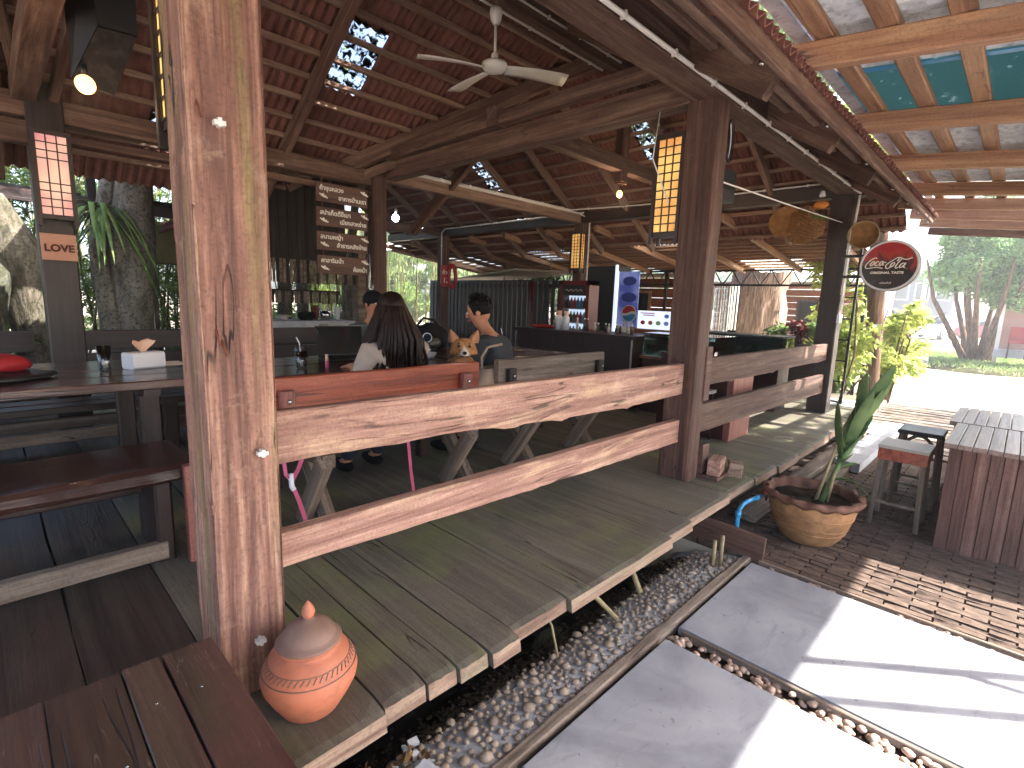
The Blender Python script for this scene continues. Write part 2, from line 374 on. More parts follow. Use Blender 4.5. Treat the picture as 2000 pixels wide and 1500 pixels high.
def timber(L, w, h, seg=1, jit=0, bev=.006, seed=0):
    """local X along the length, chamfered, optionally uneven"""
    rr = random.Random(seed); b = min(bev, w * .3, h * .3); sec = [(-w / 2 + b, -h / 2), (w / 2 - b, -h / 2), (w / 2, -h / 2 + b), (w / 2, h / 2 - b), (w / 2 - b, h / 2), (-w / 2 + b, h / 2), (-w / 2, h / 2 - b), (-w / 2, -h / 2 + b)]
    vs = []; n = 8
    for i in range(seg + 1):
        x = L * i / seg
        for k, (y, z) in enumerate(sec):
            if jit:
                q = noise.noise(Vector((x * 2.2 + seed * 3.1, (k // 2) * 5.3, seed))) + .5 * noise.noise(Vector((x * 9 + seed, k * 2.3, 4)))
                y *= 1 + jit * q / w * 1.2; z *= 1 + jit * q / h * 1.2
            vs.append((x, y, z))
    fs = [(i * n + k, i * n + (k + 1) % n, (i + 1) * n + (k + 1) % n, (i + 1) * n + k) for i in range(seg) for k in range(n)]
    fs += [tuple(range(n))[::-1], tuple(seg * n + k for k in range(n))]
    return vs, fs
def beam(name, p0, p1, w, h, mat, par=None, seg=1, jit=0, bev=.006, label=None, roll=0):
    p0, p1 = Vector(p0), Vector(p1); d = p1 - p0; L = d.length
    vs, fs = timber(L, w, h, seg, jit, bev, random.random() * 50)
    me = mesh(name, vs, fs)
    M = frame(p0, d)
    if roll: M = M @ Matrix.Rotation(roll, 4, 'X')
    return obj(name, me, mat, par, M, label=label)
def plank(name, x0, x1, y0, y1, z0, z1, mat, par=None, **kw):
    """box timber whose grain follows its longest horizontal side"""
    cx, cy, cz = (x0 + x1) / 2, (y0 + y1) / 2, (z0 + z1) / 2
    if abs(x1 - x0) >= abs(y1 - y0): return beam(name, (x0, cy, cz), (x1, cy, cz), abs(y1 - y0), abs(z1 - z0), mat, par, **kw)
    return beam(name, (cx, y0, cz), (cx, y1, cz), abs(x1 - x0), abs(z1 - z0), mat, par, **kw)
def post(name, x0, x1, y0, y1, z0, z1, mat, par=None, seg=1, jit=0, bev=.01, label=None):
    L = z1 - z0; vs, fs = timber(L, y1 - y0, x1 - x0, seg, jit, bev, x0 * 7 + y0)
    vs = [(-z, y, x) for x, y, z in vs]
    return obj(name, mesh(name, vs, fs), mat, par, Matrix.Translation(((x0 + x1) / 2, (y0 + y1) / 2, z0)), label=label)
def bolt(par, p, ax='Y', r=.012, name='bolt', mat='steel'):
    b = MB(True).sphere((0, 0, 0), (r, r * .5, r) if ax == 'Y' else (r * .5, r, r), 10, 6)
    return obj(name, b, mat, par, Matrix.Translation(p))
def copy_tree(o, M=None, label=None, group=None):
    c = o.copy(); COL.objects.link(c); c.parent = None
    if M is not None: c.matrix_basis = M
    WM[c.name] = c.matrix_basis.copy()
    if label: c['label'] = label
    if group: c['group'] = group
    for ch in list(o.children):
        k = ch.copy(); COL.objects.link(k); k.parent = c
        for g in list(ch.children): q = g.copy(); COL.objects.link(q); q.parent = k
    return c
def text(name, s, size, mat, par, M, ext=.002, shear=0, off=0, align='CENTER', sx=1):
    cu = bpy.data.curves.new(name, 'FONT'); cu.body = s; cu.size = size; cu.extrude = ext; cu.shear = shear; cu.offset = off
    cu.align_x = align; cu.align_y = 'CENTER'; cu.resolution_u = 3
    t_ = bpy.data.objects.new(name, cu); COL.objects.link(t_); bpy.context.view_layer.update()
    me = bpy.data.meshes.new_from_object(t_.evaluated_get(bpy.context.evaluated_depsgraph_get()))
    bpy.data.objects.remove(t_); me.name = name
    if sx != 1: me.transform(Matrix.Diagonal((sx, 1, 1, 1)))
    me.materials.clear(); me.materials.append(MAT[mat])
    return obj(name, me, None, par, M)
def face(p, right, up):
    """matrix at p whose local X=right, Y=up (for flat print)"""
    r, u = Vector(right).normalized(), Vector(up).normalized(); n = r.cross(u)
    return Matrix([[r[i], u[i], n[i], p[i]] for i in range(3)] + [[0, 0, 0, 1]])
def leaves(name, mat, par, n, where, size, wid=.3, droop=.3, M=None, kind=None, updir=.2):
    """n small folded leaves; where(k)-> array (n,3) of points"""
    P = where(n); n = len(P)
    d = rng.normal(size=(n, 3)); d[:, 2] = d[:, 2] * .6 + updir; d /= np.linalg.norm(d, axis=1)[:, None]
    s = np.cross(d, rng.normal(size=(n, 3))); s /= np.linalg.norm(s, axis=1)[:, None] + 1e-9
    L = size * rng.uniform(.6, 1.3, n)[:, None]; w = L * wid
    tip = P + d * L; tip[:, 2] -= droop * L[:, 0]; mid = P + d * L * .5; mid[:, 2] += .03 * L[:, 0]
    V = np.stack([P, mid + s * w * .5, tip, mid - s * w * .5], 1).reshape(-1, 3)
    me = bpy.data.meshes.new(name); me.vertices.add(4 * n); me.vertices.foreach_set('co', V.ravel())
    me.loops.add(4 * n); me.loops.foreach_set('vertex_index', np.arange(4 * n, dtype=np.int32))
    me.polygons.add(n); me.polygons.foreach_set('loop_start', np.arange(0, 4 * n, 4, dtype=np.int32)); me.update(); me.validate()
    return obj(name, me, mat, par, M, kind)
def blobs(cs):
    """sampler over ellipsoid clumps [(x,y,z,rx,ry,rz),...] denser near the skin"""
    cs = np.array(cs, float)
    def f(n):
        w = cs[:, 3] * cs[:, 4] * cs[:, 5]; k = rng.choice(len(cs), n, p=w / w.sum())
        d = rng.normal(size=(n, 3)); d /= np.linalg.norm(d, axis=1)[:, None]
        return cs[k, :3] + d * cs[k, 3:] * rng.uniform(.35, 1.05, n)[:, None] ** .6
    return f
def clumps(c, r, k, sub=.4):
    out = []
    for _ in range(k):
        d = Vector((random.gauss(0, 1), random.gauss(0, 1), random.gauss(0, 1))).normalized() * random.uniform(.3, .95)
        q = sub * random.uniform(.6, 1.3)
        out.append((c[0] + d.x * r[0], c[1] + d.y * r[1], c[2] + d.z * r[2], r[0] * q, r[1] * q, r[2] * q))
    return out
# ================================================================ SETTING
DZ = .35                                    # deck top
xs = [-300, -60, -12, -3, 3.32, 3.34, 12, 25, 60, 300]; ys = [-300, -60, -20, -4, 1.045, 1.06, 6.9, 7.1, 20, 60, 300]
def gz(x, y):
    if x <= 3.33 and 1.05 <= y <= 7: return -.34
    if x <= 3.33 and -4 <= y <= 1.05: return -.06
    return -.03
vs = [(x, y, gz(x, y)) for y in ys for x in xs]; nx = len(xs)
fs = [(j * nx + i, j * nx + i + 1, (j + 1) * nx + i + 1, (j + 1) * nx + i) for j in range(len(ys) - 1) for i in range(nx - 1)]
obj('ground', mesh('ground', vs, fs), 'ground', kind='structure')

# stone paving: bed of grit with big slabs as children
pav = obj('stone_paving', MB().box((-2.0, -4, -.058), (3.33, 1.045, -.035)), 'soil', kind='structure')
for x0, x1 in ((-1.2, -.14), (-.02, 1.06), (1.17, 2.17), (2.31, 3.27)):
    for y0, y1 in ((-.62, 1.03), (-2.4, -.68)):
        v_, f_ = timber(x1 - x0, y1 - y0, .045, 1, 0, .006)
        obj('slab', mesh('slab', v_, f_), 'stone', pav, Matrix.Translation((x0, (y0 + y1) / 2, -.012)))
# pebbles between slabs
peb = MB(True)
rr = random.Random(3)
def pebble(mb, x, y, z, r, m=1): mb.sphere((x, y, z), (r * rr.uniform(.8, 1.3), r * rr.uniform(.7, 1.1), r * .6), 7, 5, Matrix.Rotation(rr.uniform(0, 3), 4, 'Z'))
for k in range(900):
    c = rr.choice([(1.115, .05), (2.225, .055), (2.25, .05), (3.31, .035)])
    y = rr.uniform(-2.4, 1.03); pebble(peb, c[0] + rr.uniform(-c[1], c[1]), y, -.024 + rr.uniform(-.008, .014), rr.uniform(.012, .024))
obj('joint_pebble', peb, 'pebble_pink', pav, kind='stuff')
obj('joint_edging', timber_me := mesh('joint_edging', *timber(3.4, .02, .035, 20, .006, .003, 3)), 'weather_wood', pav, Matrix.Translation((2.295, -2.4, -.012)) @ Matrix.Rotation(math.pi / 2, 4, 'Z'))
obj('joint_edging', timber_me, 'weather_wood', pav, Matrix.Translation((3.335, -2.4, -.008)) @ Matrix.Rotation(math.pi / 2, 4, 'Z'))
beam('kerb_board', (-1.5, 1.08, -.02), (3.34, 1.08, -.02), .05, .06, 'weather_wood', pav, seg=60, jit=.012)

# drain: concrete with set pebbles, black net, litter
def dz(u, x):                                # profile across the drain, u = y
    k = (u - 1.1) / .36; return -.012 - .09 * max(0, k) ** 1.6 + .006 * noise.noise(Vector((x * 3, u * 5, 0)))
vs = []; fs = []; N = 90; Mx = 12
for i in range(N + 1):
    x = -.6 + 3.93 * i / N; w = .34 + .05 * noise.noise(Vector((x * 1.3, 2, 0))) + (.14 * min(1, max(0, (x - 2.2))) if x > 2.2 else 0)
    for j in range(Mx + 1):
        y = 1.10 + w * j / Mx; vs.append((x, y, dz(y, x) if j < Mx else dz(y, x) - .12))
fs = [(i * (Mx + 1) + j, i * (Mx + 1) + j + 1, (i + 1) * (Mx + 1) + j + 1, (i + 1) * (Mx + 1) + j) for i in range(N) for j in range(Mx)]
drain = obj('drain_channel', mesh('drain_channel', vs, [f[::-1] for f in fs], True), 'concrete', kind='structure')
pm = []
for k in range(8):
    m_ = MB(True).sphere((0, 0, 0), (rr.uniform(.8, 1.35), rr.uniform(.7, 1), .62), 8, 6).mesh('pebble'); m_.materials.append(MAT['pebble']); pm.append(m_)
spots = []
tries = 0
while len(spots) < 620 and tries < 40000:
    tries += 1
    x = rr.uniform(.55, 3.3); y = rr.uniform(1.115, 1.42); r = rr.choice([.011, .014, .016, .018, .022, .026]) * rr.uniform(.85, 1.1)
    if all((x - a) ** 2 + (y - b) ** 2 > (.92 * (r + c)) ** 2 * 1.35 for a, b, c in spots): spots.append((x, y, r))
spots.sort(key=lambda s: s[0] ** 2 + s[1] ** 2)
rest = MB(True)
for k, (x, y, r) in enumerate(spots):
    z = dz(y, x) + r * .18
    if k < 290: obj('pebble', pm[k % 8], None, drain, Matrix.Translation((x, y, z)) @ Matrix.Rotation(rr.uniform(0, 6), 4, 'Z') @ Matrix.Scale(r, 4))
    else: pebble(rest, x, y, z, r)
obj('far_pebble', rest, 'pebble', drain, kind='stuff')
# black shade net: a sagging sheet woven of threads
vs = []; N = 60; Mx = 10
for i in range(N + 1):
    for j in range(Mx + 1):
        x = -.5 + 3.7 * i / N; y = 1.36 + .75 * j / Mx; vs.append((x, y, -.075 - .22 * min(1, j / 5) + .03 * noise.noise(Vector((x * 3, y * 4, 1)))))
net = obj('black_net', mesh('black_net', vs, [(i * (Mx + 1) + j, (i + 1) * (Mx + 1) + j, (i + 1) * (Mx + 1) + j + 1, i * (Mx + 1) + j + 1) for i in range(N) for j in range(Mx)], True), 'net')
meta(net, 'black shade net sagging into the ditch under the deck edge', 'net')
grit = MB()
for k in range(2600):
    x = rr.uniform(.1, 3.2); y = abs(rr.gauss(0, .07)) + 1.40; s = rr.uniform(.003, .008)
    zz = max(dz(y, x), -.075 - .22 * min(1, (y - 1.36) / .37)) + .004 if y > 1.36 else dz(y, x) + .003
    grit.box((-s, -s * .6, 0), (s, s * .6, s * .6), Matrix.Translation((x, y, zz)) @ Matrix.Rotation(rr.uniform(0, 3), 4, 'Z'))
obj('grit', grit, 'soil', kind='stuff')
obj('litter_soil', MB(True).sphere((.5, 1.39, -.14), (.45, .15, .09), 20, 8), 'soil', kind='stuff')
lf = leaves('leaf_litter', 'dry_leaf', None, 420, blobs([(.66, 1.34, -.045, .34, .09, .02), (.35, 1.3, -.04, .3, .1, .02)]), .05, .5, .1, kind='stuff', updir=0)
st = MB()
for k in range(70):
    x = rr.uniform(.3, 1.0); y = rr.uniform(1.25, 1.42); s = rr.uniform(.006, .02)
    st.box((-s, -s * .7, 0), (s, s * .7, s * .7), Matrix.Translation((x, y, -.05)) @ Matrix.Rotation(rr.uniform(0, 3), 4, 'Z') @ Matrix.Rotation(rr.uniform(-.5, .5), 4, 'X'))
obj('rubble', st, 'concrete', kind='stuff')
cb = MB(); cb.box((0, 0, 0), (.30, .15, .07)); o = obj('concrete_offcut', cb, 'concrete', None, Matrix.Translation((.66, 1.03, -.015)) @ Matrix.Rotation(.25, 4, 'Z')); meta(o, 'small grey concrete offcut beside the pebbled drain', 'concrete block')
o = obj('rock', MB(True).sphere((0, 0, 0), (.13, .09, .06), 12, 8), 'rock', None, Matrix.Translation((1.98, 1.56, -.2))); meta(o, 'mossy rock lying in the ditch under the deck', 'rock')
for a, b, r in (((1.98, 1.5, .2), (2.2, 1.32, -.04), .014), ((2.5, 1.55, .22), (2.45, 1.33, 0), .016), ((1.72, 1.45, .2), (1.74, 1.34, -.04), .006)):
    o = obj('root_stick', MB(True).tube([a, (Vector(a) + Vector(b)) / 2 + Vector((.02, 0, .01)), b], r, 7), 'bamboo_tan')
    meta(o, {0.014: 'pale stick poking out under the middle of the deck edge', .016: 'bent pale stick nearer the brown board under the deck', .006: 'thin curved root hanging under the deck plank gap'}[r], 'stick')
o = thing('cut_board', 'upright brown board closing the end of the drain', 'board')
beam('board', (3.36, .985, .075), (3.36, 1.62, .1), .03, .17, 'board_wood', o, seg=10, jit=.006)
o = thing('bamboo_stub', 'two short bamboo stubs standing at the drain end', 'bamboo')
for x, y, h in ((3.1, 1.2, .15), (3.14, 1.17, .18)): obj('stub', MB(True).tube([(x, y, -.03), (x, y, h)], .013, 10), 'bamboo_tan', o)

# ---------------------------------------------------------------- deck
deck = obj('deck', MB().box((-3, 1.5, .02), (10.2, 1.6, .27)).box((-3, 4, 0), (10.2, 4.1, .27)).box((-3, 6.5, 0), (10.2, 6.6, .27)).box((-3, 9.6, 0), (10.2, 9.7, .27)), 'dark_wood', kind='structure')
bx = [-3.2, -2.6, -2.1, -1.7, -1.3, -.93, -.55, -.21, .12, .43, .755, .915, 1.035, 1.17, 1.32, 1.65, 2.55, 2.845, 3.45, 3.95, 4.42, 4.9, 5.4, 5.95, 6.5, 7.1, 7.75, 8.4, 9.1]
eo = {9: .9, .43: 1.215, .755: 1.235, .915: 1.225, 1.035: 1.21, 1.17: 1.19, 1.32: 1.235, 1.65: 1.21, 2.1: 1.25, 2.55: 1.235, 2.845: 1.26, 3.15: 1.25, 3.45: 1.28, 3.95: 1.27}
for k in range(len(bx) - 1):
    x0, x1 = bx[k], bx[k + 1]; gap = .009 if x0 not in (.915, 1.32) else .004
    e = eo.get(x0, 1.25 + rr.uniform(-.02, .03)); sk = rr.uniform(-.02, .02)
    seg = 26 if x0 > 0 else 8; L = 7.0; ye = 8.2 - e - L
    vs = []; th = .066 + rr.uniform(-.004, .004); zt = DZ + rr.uniform(-.003, .003)
    ss = [0, .004, .012, .03, .06] + [i / 20 for i in range(2, 21)]
    n = 10; w = x1 - x0 - gap
    for s_ in ss:
        y = L * s_
        for q in range(n):
            if q < 6: u = -.5 + q / 5; z = 0
            else: u = .5 - (q - 6) / 3; z = -th
            du = 0
            if q in (0, 5, 6, 9): du = .010 * noise.noise(Vector((y * 1.6 + k * 9, q // 3, 2))) + .003 * noise.noise(Vector((y * 9, k, q)))
            dzz = .0025 * noise.noise(Vector((u * 4, y * 2, k)))
            yy = y + (.010 * noise.noise(Vector((u * 6 + k * 3, 1, 1))) if s_ == 0 else 0)
            if s_ == 0 and q in (0, 5): yy += .008
            if s_ == 0 and q < 6: dzz -= .006
            if s_ <= .004 and q in (0, 5): dzz -= .006
            vs.append((yy, -(u * w + du), z + dzz))
    fs = [(i * n + q, (i + 1) * n + q, (i + 1) * n + (q + 1) % n, i * n + (q + 1) % n) for i in range(len(ss) - 1) for q in range(n)]
    cap = [tuple(range(n)), tuple((len(ss) - 1) * n + q for q in range(n))[::-1]]
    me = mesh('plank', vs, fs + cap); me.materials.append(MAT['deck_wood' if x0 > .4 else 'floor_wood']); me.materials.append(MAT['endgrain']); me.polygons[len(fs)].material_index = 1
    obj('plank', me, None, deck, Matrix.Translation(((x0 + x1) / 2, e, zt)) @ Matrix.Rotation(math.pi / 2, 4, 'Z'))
# inner floor continues behind
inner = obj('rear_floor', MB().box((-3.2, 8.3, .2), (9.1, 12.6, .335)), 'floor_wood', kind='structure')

# lower boarded step and paving to the right
brk = obj('brick_paving', MB().box((3.345, -3.5, -.03), (7.2, 1.9, -.028)), 'mortar', kind='structure')
bms = []
for k in range(6):
    v_, f_ = timber(.205, .050, .04, 3, .03, .004, k); m_ = mesh('brick', v_, f_); m_.materials.append(MAT['brick']); bms.append(m_)
bl = []
for i in range(72):
    x = 3.38 + i * .0535
    for j in range(24):
        y = -3.3 + j * .215 + (.107 if i % 2 else 0)
        if y < 1.75: bl.append((x, y))
bl.sort(key=lambda p: math.hypot(p[0] - 3.6, p[1] - .4)); restb = MB()
for k, (x, y) in enumerate(bl):
    M = Matrix.Translation((x + rr.uniform(-.003, .003), y, -.014 + rr.uniform(-.003, .003))) @ Matrix.Rotation(math.pi / 2 + rr.uniform(-.02, .02), 4, 'Z')
    if k < 295: obj('brick', bms[k % 6], None, brk, M)
    else:
        v_, f_ = timber(.2, .048, .04, 1, .0, .006, k); restb.add([M @ Vector(p) for p in v_], f_)
obj('far_brick', restb, 'brick', brk, kind='stuff')
slp = obj('timber_walk', MB().box((7.2, -1.2, -.028), (11.2, 2.6, -.025)), 'mortar', kind='structure')
for k in range(16):
    x = 7.25 + k * .25; beam('sleeper', (x + .1, -1.1 + rr.uniform(-.1, .1), .0), (x + .1, 2.3 + rr.uniform(-.1, .1), .0), .19, .05, 'weather_wood', slp, seg=8, jit=.01)
stp = thing('low_step', 'weathered wooden step running beside the deck edge', 'step')
for k, (y, z) in enumerate(((1.30, .045), (1.12, .03))): beam('step_board', (3.9 + k * .4, y, z), (8.6, y + .02, z), .14, .06, 'weather_wood', stp, seg=20, jit=.01)
obj('step_stone', MB().box((6.0, .98, -.02), (8.7, 1.2, .1)), 'concrete', stp)

# ================================================================ PAVILION
pv = thing('pavilion', 'open timber pavilion with red tiled roof and heavy posts', 'pavilion')
# posts (x0,x1,y0,y1)
def hero_post(x0, x1, y0, y1, z0, z1, mat, label):
    cx, cy, L = (x0 + x1) / 2, (y0 + y1) / 2, z1 - z0; m = 46; H = 300; ring = []
    hx, hy = (x1 - x0) / 2, (y1 - y0) / 2
    for s_ in range(4):
        for i in range(m):
            u = -1 + 2 * i / m
            ring.append(((u * hx, -hy), (hx, u * hy), (-u * hx, hy), (-hx, -u * hy))[s_] + (s_,))
    vs = []; deep = []
    for k in range(H + 1):
        z = L * k / H
        for (x, y, s_) in ring:
            edge = min(hx - abs(x), hy - abs(y)) ; corner = (hx - abs(x)) + (hy - abs(y))
            q = Vector((x * 16 + s_ * 7, y * 16, z * .95)); w = noise.noise(q + Vector((0, 0, 3)) ) ; d = 0
            cr = abs(noise.noise(Vector((x * 11 + .5 * noise.noise(Vector((z * 1.7, s_, 0))), y * 11 + s_, z * .55 + 2))))
            pm_ = noise.noise(Vector((x * 5, y * 5 + s_ * 3, z * .9 + 9)))
            if cr < .045 and pm_ > .02: d += .007 * (1 - cr / .045) * min(1, (pm_ - .02) * 8)
            cr2 = abs(noise.noise(Vector((x * 30 + s_, y * 30, z * 1.3 + 5))))
            if cr2 < .07: d += .0025 * (1 - cr2 / .07)
            fl = noise.noise(Vector((x * 9 + s_ * 2, y * 9, z * 2.6 + 14)))
            if fl > .28: d += .0035
            if corner < .012: d += .006 + .006 * max(0, noise.noise(Vector((z * 4, s_, 1))))
            d += .002 * w; deep.append(cr < .022 and pm_ > .08)
            nxx, nyy = ((0, -1), (1, 0), (0, 1), (-1, 0))[s_]
            wob = .004 * noise.noise(Vector((z * .9, s_ * 5, 0)))
            vs.append((-z, y - nyy * d + wob, x - nxx * d + wob))
    n = len(ring); fs = [(k * n + q_, k * n + (q_ + 1) % n, (k + 1) * n + (q_ + 1) % n, (k + 1) * n + q_)[::-1] for k in range(H) for q_ in range(n)]
    me = mesh('post', [(c, b, -a) for a, b, c in vs], [f[::-1] for f in fs]); me.materials.append(MAT[mat]); pass
    for p in me.polygons:
        p.use_smooth = True
    return obj('post', me, None, pv, Matrix.Translation((cx, cy, z0)), label=label)
p1 = hero_post(.405, .600, 1.57, 1.79, .33, 3.02, 'post_wood_z', 'thick front post with tan streaks and deep cracks')
post('post', 3.425, 3.585, 1.57, 1.80, .33, 2.93, 'beam_wood_z', pv, seg=40, jit=.008)
post('post', 7.14, 7.34, 1.60, 1.82, .33, 2.93, 'dark_wood_z', pv, seg=20, jit=.008)
post('post', .35, .575, 5.5, 5.7, .3, 3.1, 'dark_wood_z', pv)
post('post', 3.255, 3.43, 5.5, 5.7, .3, 3.05, 'beam_wood_z', pv, seg=12, jit=.01)
post('post', 7.2, 7.38, 5.5, 5.68, .3, 2.95, 'beam_wood_z', pv)
post('post', 7.2, 7.38, 9.3, 9.5, .3, 2.95, 'beam_wood_z', pv)
post('post', 3.3, 3.5, 9.3, 9.5, .3, 2.95, 'dark_wood_z', pv)
post('post', -3.0, -2.8, 1.57, 1.77, .3, 3.0, 'dark_wood_z', pv)
post('post', -3.0, -2.8, 5.5, 5.7, .3, 3.0, 'dark_wood_z', pv)
def yboard(name, ztop, zbot, x0, x1, y0, th, mat, k):
    """rail: board on edge between posts with waney lower edge"""
    N = 40; vs = []
    for i in range(N + 1):
        u = i / N; x = (x1 - x0) * u
        zt = ztop[0] + (ztop[1] - ztop[0]) * u; zb = np.interp(u, np.linspace(0, 1, len(zbot)), zbot)
        zb += .008 * noise.noise(Vector((x * 3, k, 0))) + .004 * noise.noise(Vector((x * 13, k, 3))) - (.012 if noise.noise(Vector((x * 5, k * 3, 7))) > .35 else 0)
        zt += .002 * noise.noise(Vector((x * 3, k, 9)))
        b = .004
        for yy, zz in ((0, zb + b), (0, zt - b), (b, zt), (th - b, zt), (th, zt - b), (th, zb + b), (th - b, zb), (b, zb)): vs.append((x, yy, zz))
    n = 8
    fs = [(i * n + q, (i + 1) * n + q, (i + 1) * n + (q + 1) % n, i * n + (q + 1) % n)[::-1] for i in range(N) for q in range(n)]
    fs += [tuple(range(n)), tuple(N * n + q for q in range(n))[::-1]]
    return obj(name, mesh(name, vs, fs), mat, pv, Matrix.Translation((x0, y0, 0)))
yboard('rail', (1.222, 1.2), (1.046, 1.035, .995, .975, .982), .6, 3.42, 1.66, .05, 'rail_wood', 1)
yboard('rail', (.806, .795), (.684, .67, .65, .64, .63), .6, 3.42, 1.66, .055, 'rail_wood', 5)
yboard('rail', (1.217, 1.203), (1.012, 1.0, 1.005, 1.0), 3.585, 7.14, 1.66, .05, 'beam_wood', 9)
yboard('rail', (.866, .83), (.645, .64, .62, .60), 3.585, 7.14, 1.66, .05, 'beam_wood', 13)
# plates and ties
def bm(p0, p1, w, h, mat='beam_wood', seg=12, jit=.006, name='beam'): return beam(name, p0, p1, w, h, mat, pv, seg=seg, jit=jit)
bm((-4, 1.67, 3.015), (8.2, 1.67, 3.015), .2, .17, seg=40)
bm((-4, 1.62, 3.16), (8.4, 1.62, 3.16), .10, .12, seg=30)
bm((-4, 5.6, 2.92), (3.26, 5.6, 2.92), .12, .17, seg=20)
bm((-4, 5.56, 2.72), (.35, 5.56, 2.72), .1, .16)
bm((.575, 5.56, 2.72), (3.25, 5.56, 2.75), .06, .06)
bm((3.40, 5.6, 2.99), (7.2, 5.6, 2.99), .1, .15, 'purlin_wood')
bm((3.5, 1.78, 3.02), (3.5, 9.6, 3.02), .16, .175, seg=24)
bm((3.38, 1.78, 3.19), (3.38, 5.6, 3.15), .09, .1)
bm((7.28, 1.5, 3.0), (7.28, 11.5, 3.0), .16, .16, 'dark_wood')
bm((9.3, 2.0, 2.82), (9.3, 12, 2.82), .12, .15, 'dark_wood')
bm((3.3, 3.6, 3.19), (7.3, 3.6, 3.19), .12, .16, 'beam_wood')
bm((5.33, 3.6, 3.03), (5.45, 3.6, 3.03), .1, .1); post('king_post', 5.32, 5.44, 3.54, 3.66, 3.0, 4.3, 'beam_wood_z', pv)
post('king_post', .3, .42, 3.54, 3.66, 3.0, 4.3, 'beam_wood_z', pv)
bm((.35, 1.7, 3.06), (.35, 5.6, 3.02), .14, .16)
bm((3.42, 9.4, 3.0), (7.2, 9.4, 3.0), .12, .15)
# ridges and valley
RZ = 4.36
bm((-4, 3.6, RZ - .16), (5.3, 3.6, RZ - .16), .1, .17, name='ridge_beam')
bm((5.18, 3.5, RZ - .06), (5.18, 11.6, RZ - .06), .1, .16, name='ridge_beam')
bm((2.95, 5.7, 2.98), (5.05, 3.62, 4.27), .09, .16, name='valley_rafter', seg=16)
bm((3.08, 5.66, 2.88), (5.25, 3.62, 4.10), .06, .1, name='valley_rafter')
for sx in (-1, 1): pass
bm((7.45, 1.45, 2.96), (5.4, 3.5, 4.22), .09, .14, name='hip_rafter')
SL = .63
def zA(y): return 3.12 + SL * (5.6 - y)
def zS(y): return 3.12 + SL * (y - 1.57)
def zW(x): return 3.12 + SL * (x - 3.05)
def zB(x): return 3.12 + SL * (7.3 - x)
# rafters
for x in (-1.9, .2, 2.3, 4.42): bm((x, 6.4, zA(6.4) - .1), (x, 3.65 if x < 4 else 4.25, (zA(3.65) if x < 4 else zA(4.25)) - .1), .07, .13, name='rafter', seg=20, jit=.008)
for y in (3.62, 4.67, 5.72, 6.72, 7.68, 8.7, 9.7, 10.7): bm((8.1, y, zB(8.1) - .09), (5.24, y, zB(5.24) - .09), .06, .11, 'purlin_wood', name='rafter', seg=8)
bm((8.1, 2.52, zB(8.1) - .09), (6.3, 2.56, zB(6.3) - .09), .06, .11, 'purlin_wood', name='rafter')
for y in (5.72, 6.9, 8.1, 9.3, 10.5): bm((2.85, y, zW(2.85) - .09), (5.12, y, zW(5.12) - .09), .06, .11, 'purlin_wood', name='rafter')
for x in (.6, 1.75, 3.0, 4.25, 5.5, 6.75): bm((x, 1.10, zS(1.10) - .07), (x, 3.55 if x < 5.3 else 8.87 - x - .05, (zS(3.55) if x < 5.3 else zS(8.8 - x)) - .09), .08, .16, 'beam_wood', name='rafter', seg=12)
# purlins
for k in range(14):
    y = 5.9 - k * .205 + .25; x1 = min(5.25, 3.05 + (5.62 - y)) ; bm((-4, y, zA(y) - .015), (x1, y, zA(y) - .015), .05, .045, 'purlin_wood', name='purlin', seg=30, jit=.006)
for k in range(13):
    x = 8.05 - k * .205; y0 = max(1.2, 8.87 - x); bm((x, y0, zB(x) - .012), (x, 11.5, zB(x) - .012), .05, .04, 'purlin_wood', name='purlin', seg=1, jit=0)
for k in range(12):
    y = 1.02 + k * .205; bm((-2, y, zS(y) - .012), (8.8 - y, y, zS(y) - .012), .05, .045, 'purlin_wood', name='purlin', seg=1, jit=0)
for k in range(10):
    x = 2.9 + k * .205; bm((x, max(3.7, 8.72 - x), zW(x) - .012), (x, 11.5, zW(x) - .012), .05, .04, 'purlin_wood', name='purlin', seg=1, jit=0)
# roof tiles: corrugated, course by course
def corr(L, w, waves, amp, th, seg=5):
    vs = []; n = waves * seg + 1
    for zo in (0, th):
        for yy in (0, L):
            for i in range(n): vs.append((w * i / (n - 1), yy, amp * math.sin(2 * math.pi * i / seg) + zo))
    fs = [(i, i + 1, n + i + 1, n + i) for i in range(n - 1)]
    fs = [f[::-1] for f in fs] + [(2 * n + a, 2 * n + b, 2 * n + c, 2 * n + d) for a, b, c, d in fs]
    fs += [(i, i + 1, 2 * n + i + 1, 2 * n + i) for i in range(n - 1)] + [(n + i + 1, n + i, 3 * n + i, 3 * n + i + 1) for i in range(n - 1)]
    return vs, fs
TW = .4; tv, tf = corr(.285, TW + .02, 5, .017, .008); tile_me = mesh('roof_tile', tv, tf); tile_me.materials.append(MAT['roof_tile'])
clear_me = mesh('clear_tile', tv, tf); clear_me.materials.append(MAT['clear_tile'])
ang = math.atan(SL); ca = math.cos(ang)
def rowsof(axis):   # local frame: X along the course, Y up the slope
    return {'A': (Vector((1, 0, 0)), Vector((0, -ca, SL * ca))), 'S': (Vector((-1, 0, 0)), Vector((0, ca, SL * ca))),
            'B': (Vector((0, -1, 0)), Vector((-ca, 0, SL * ca))), 'W': (Vector((0, 1, 0)), Vector((ca, 0, SL * ca)))}[axis]
tiles = []
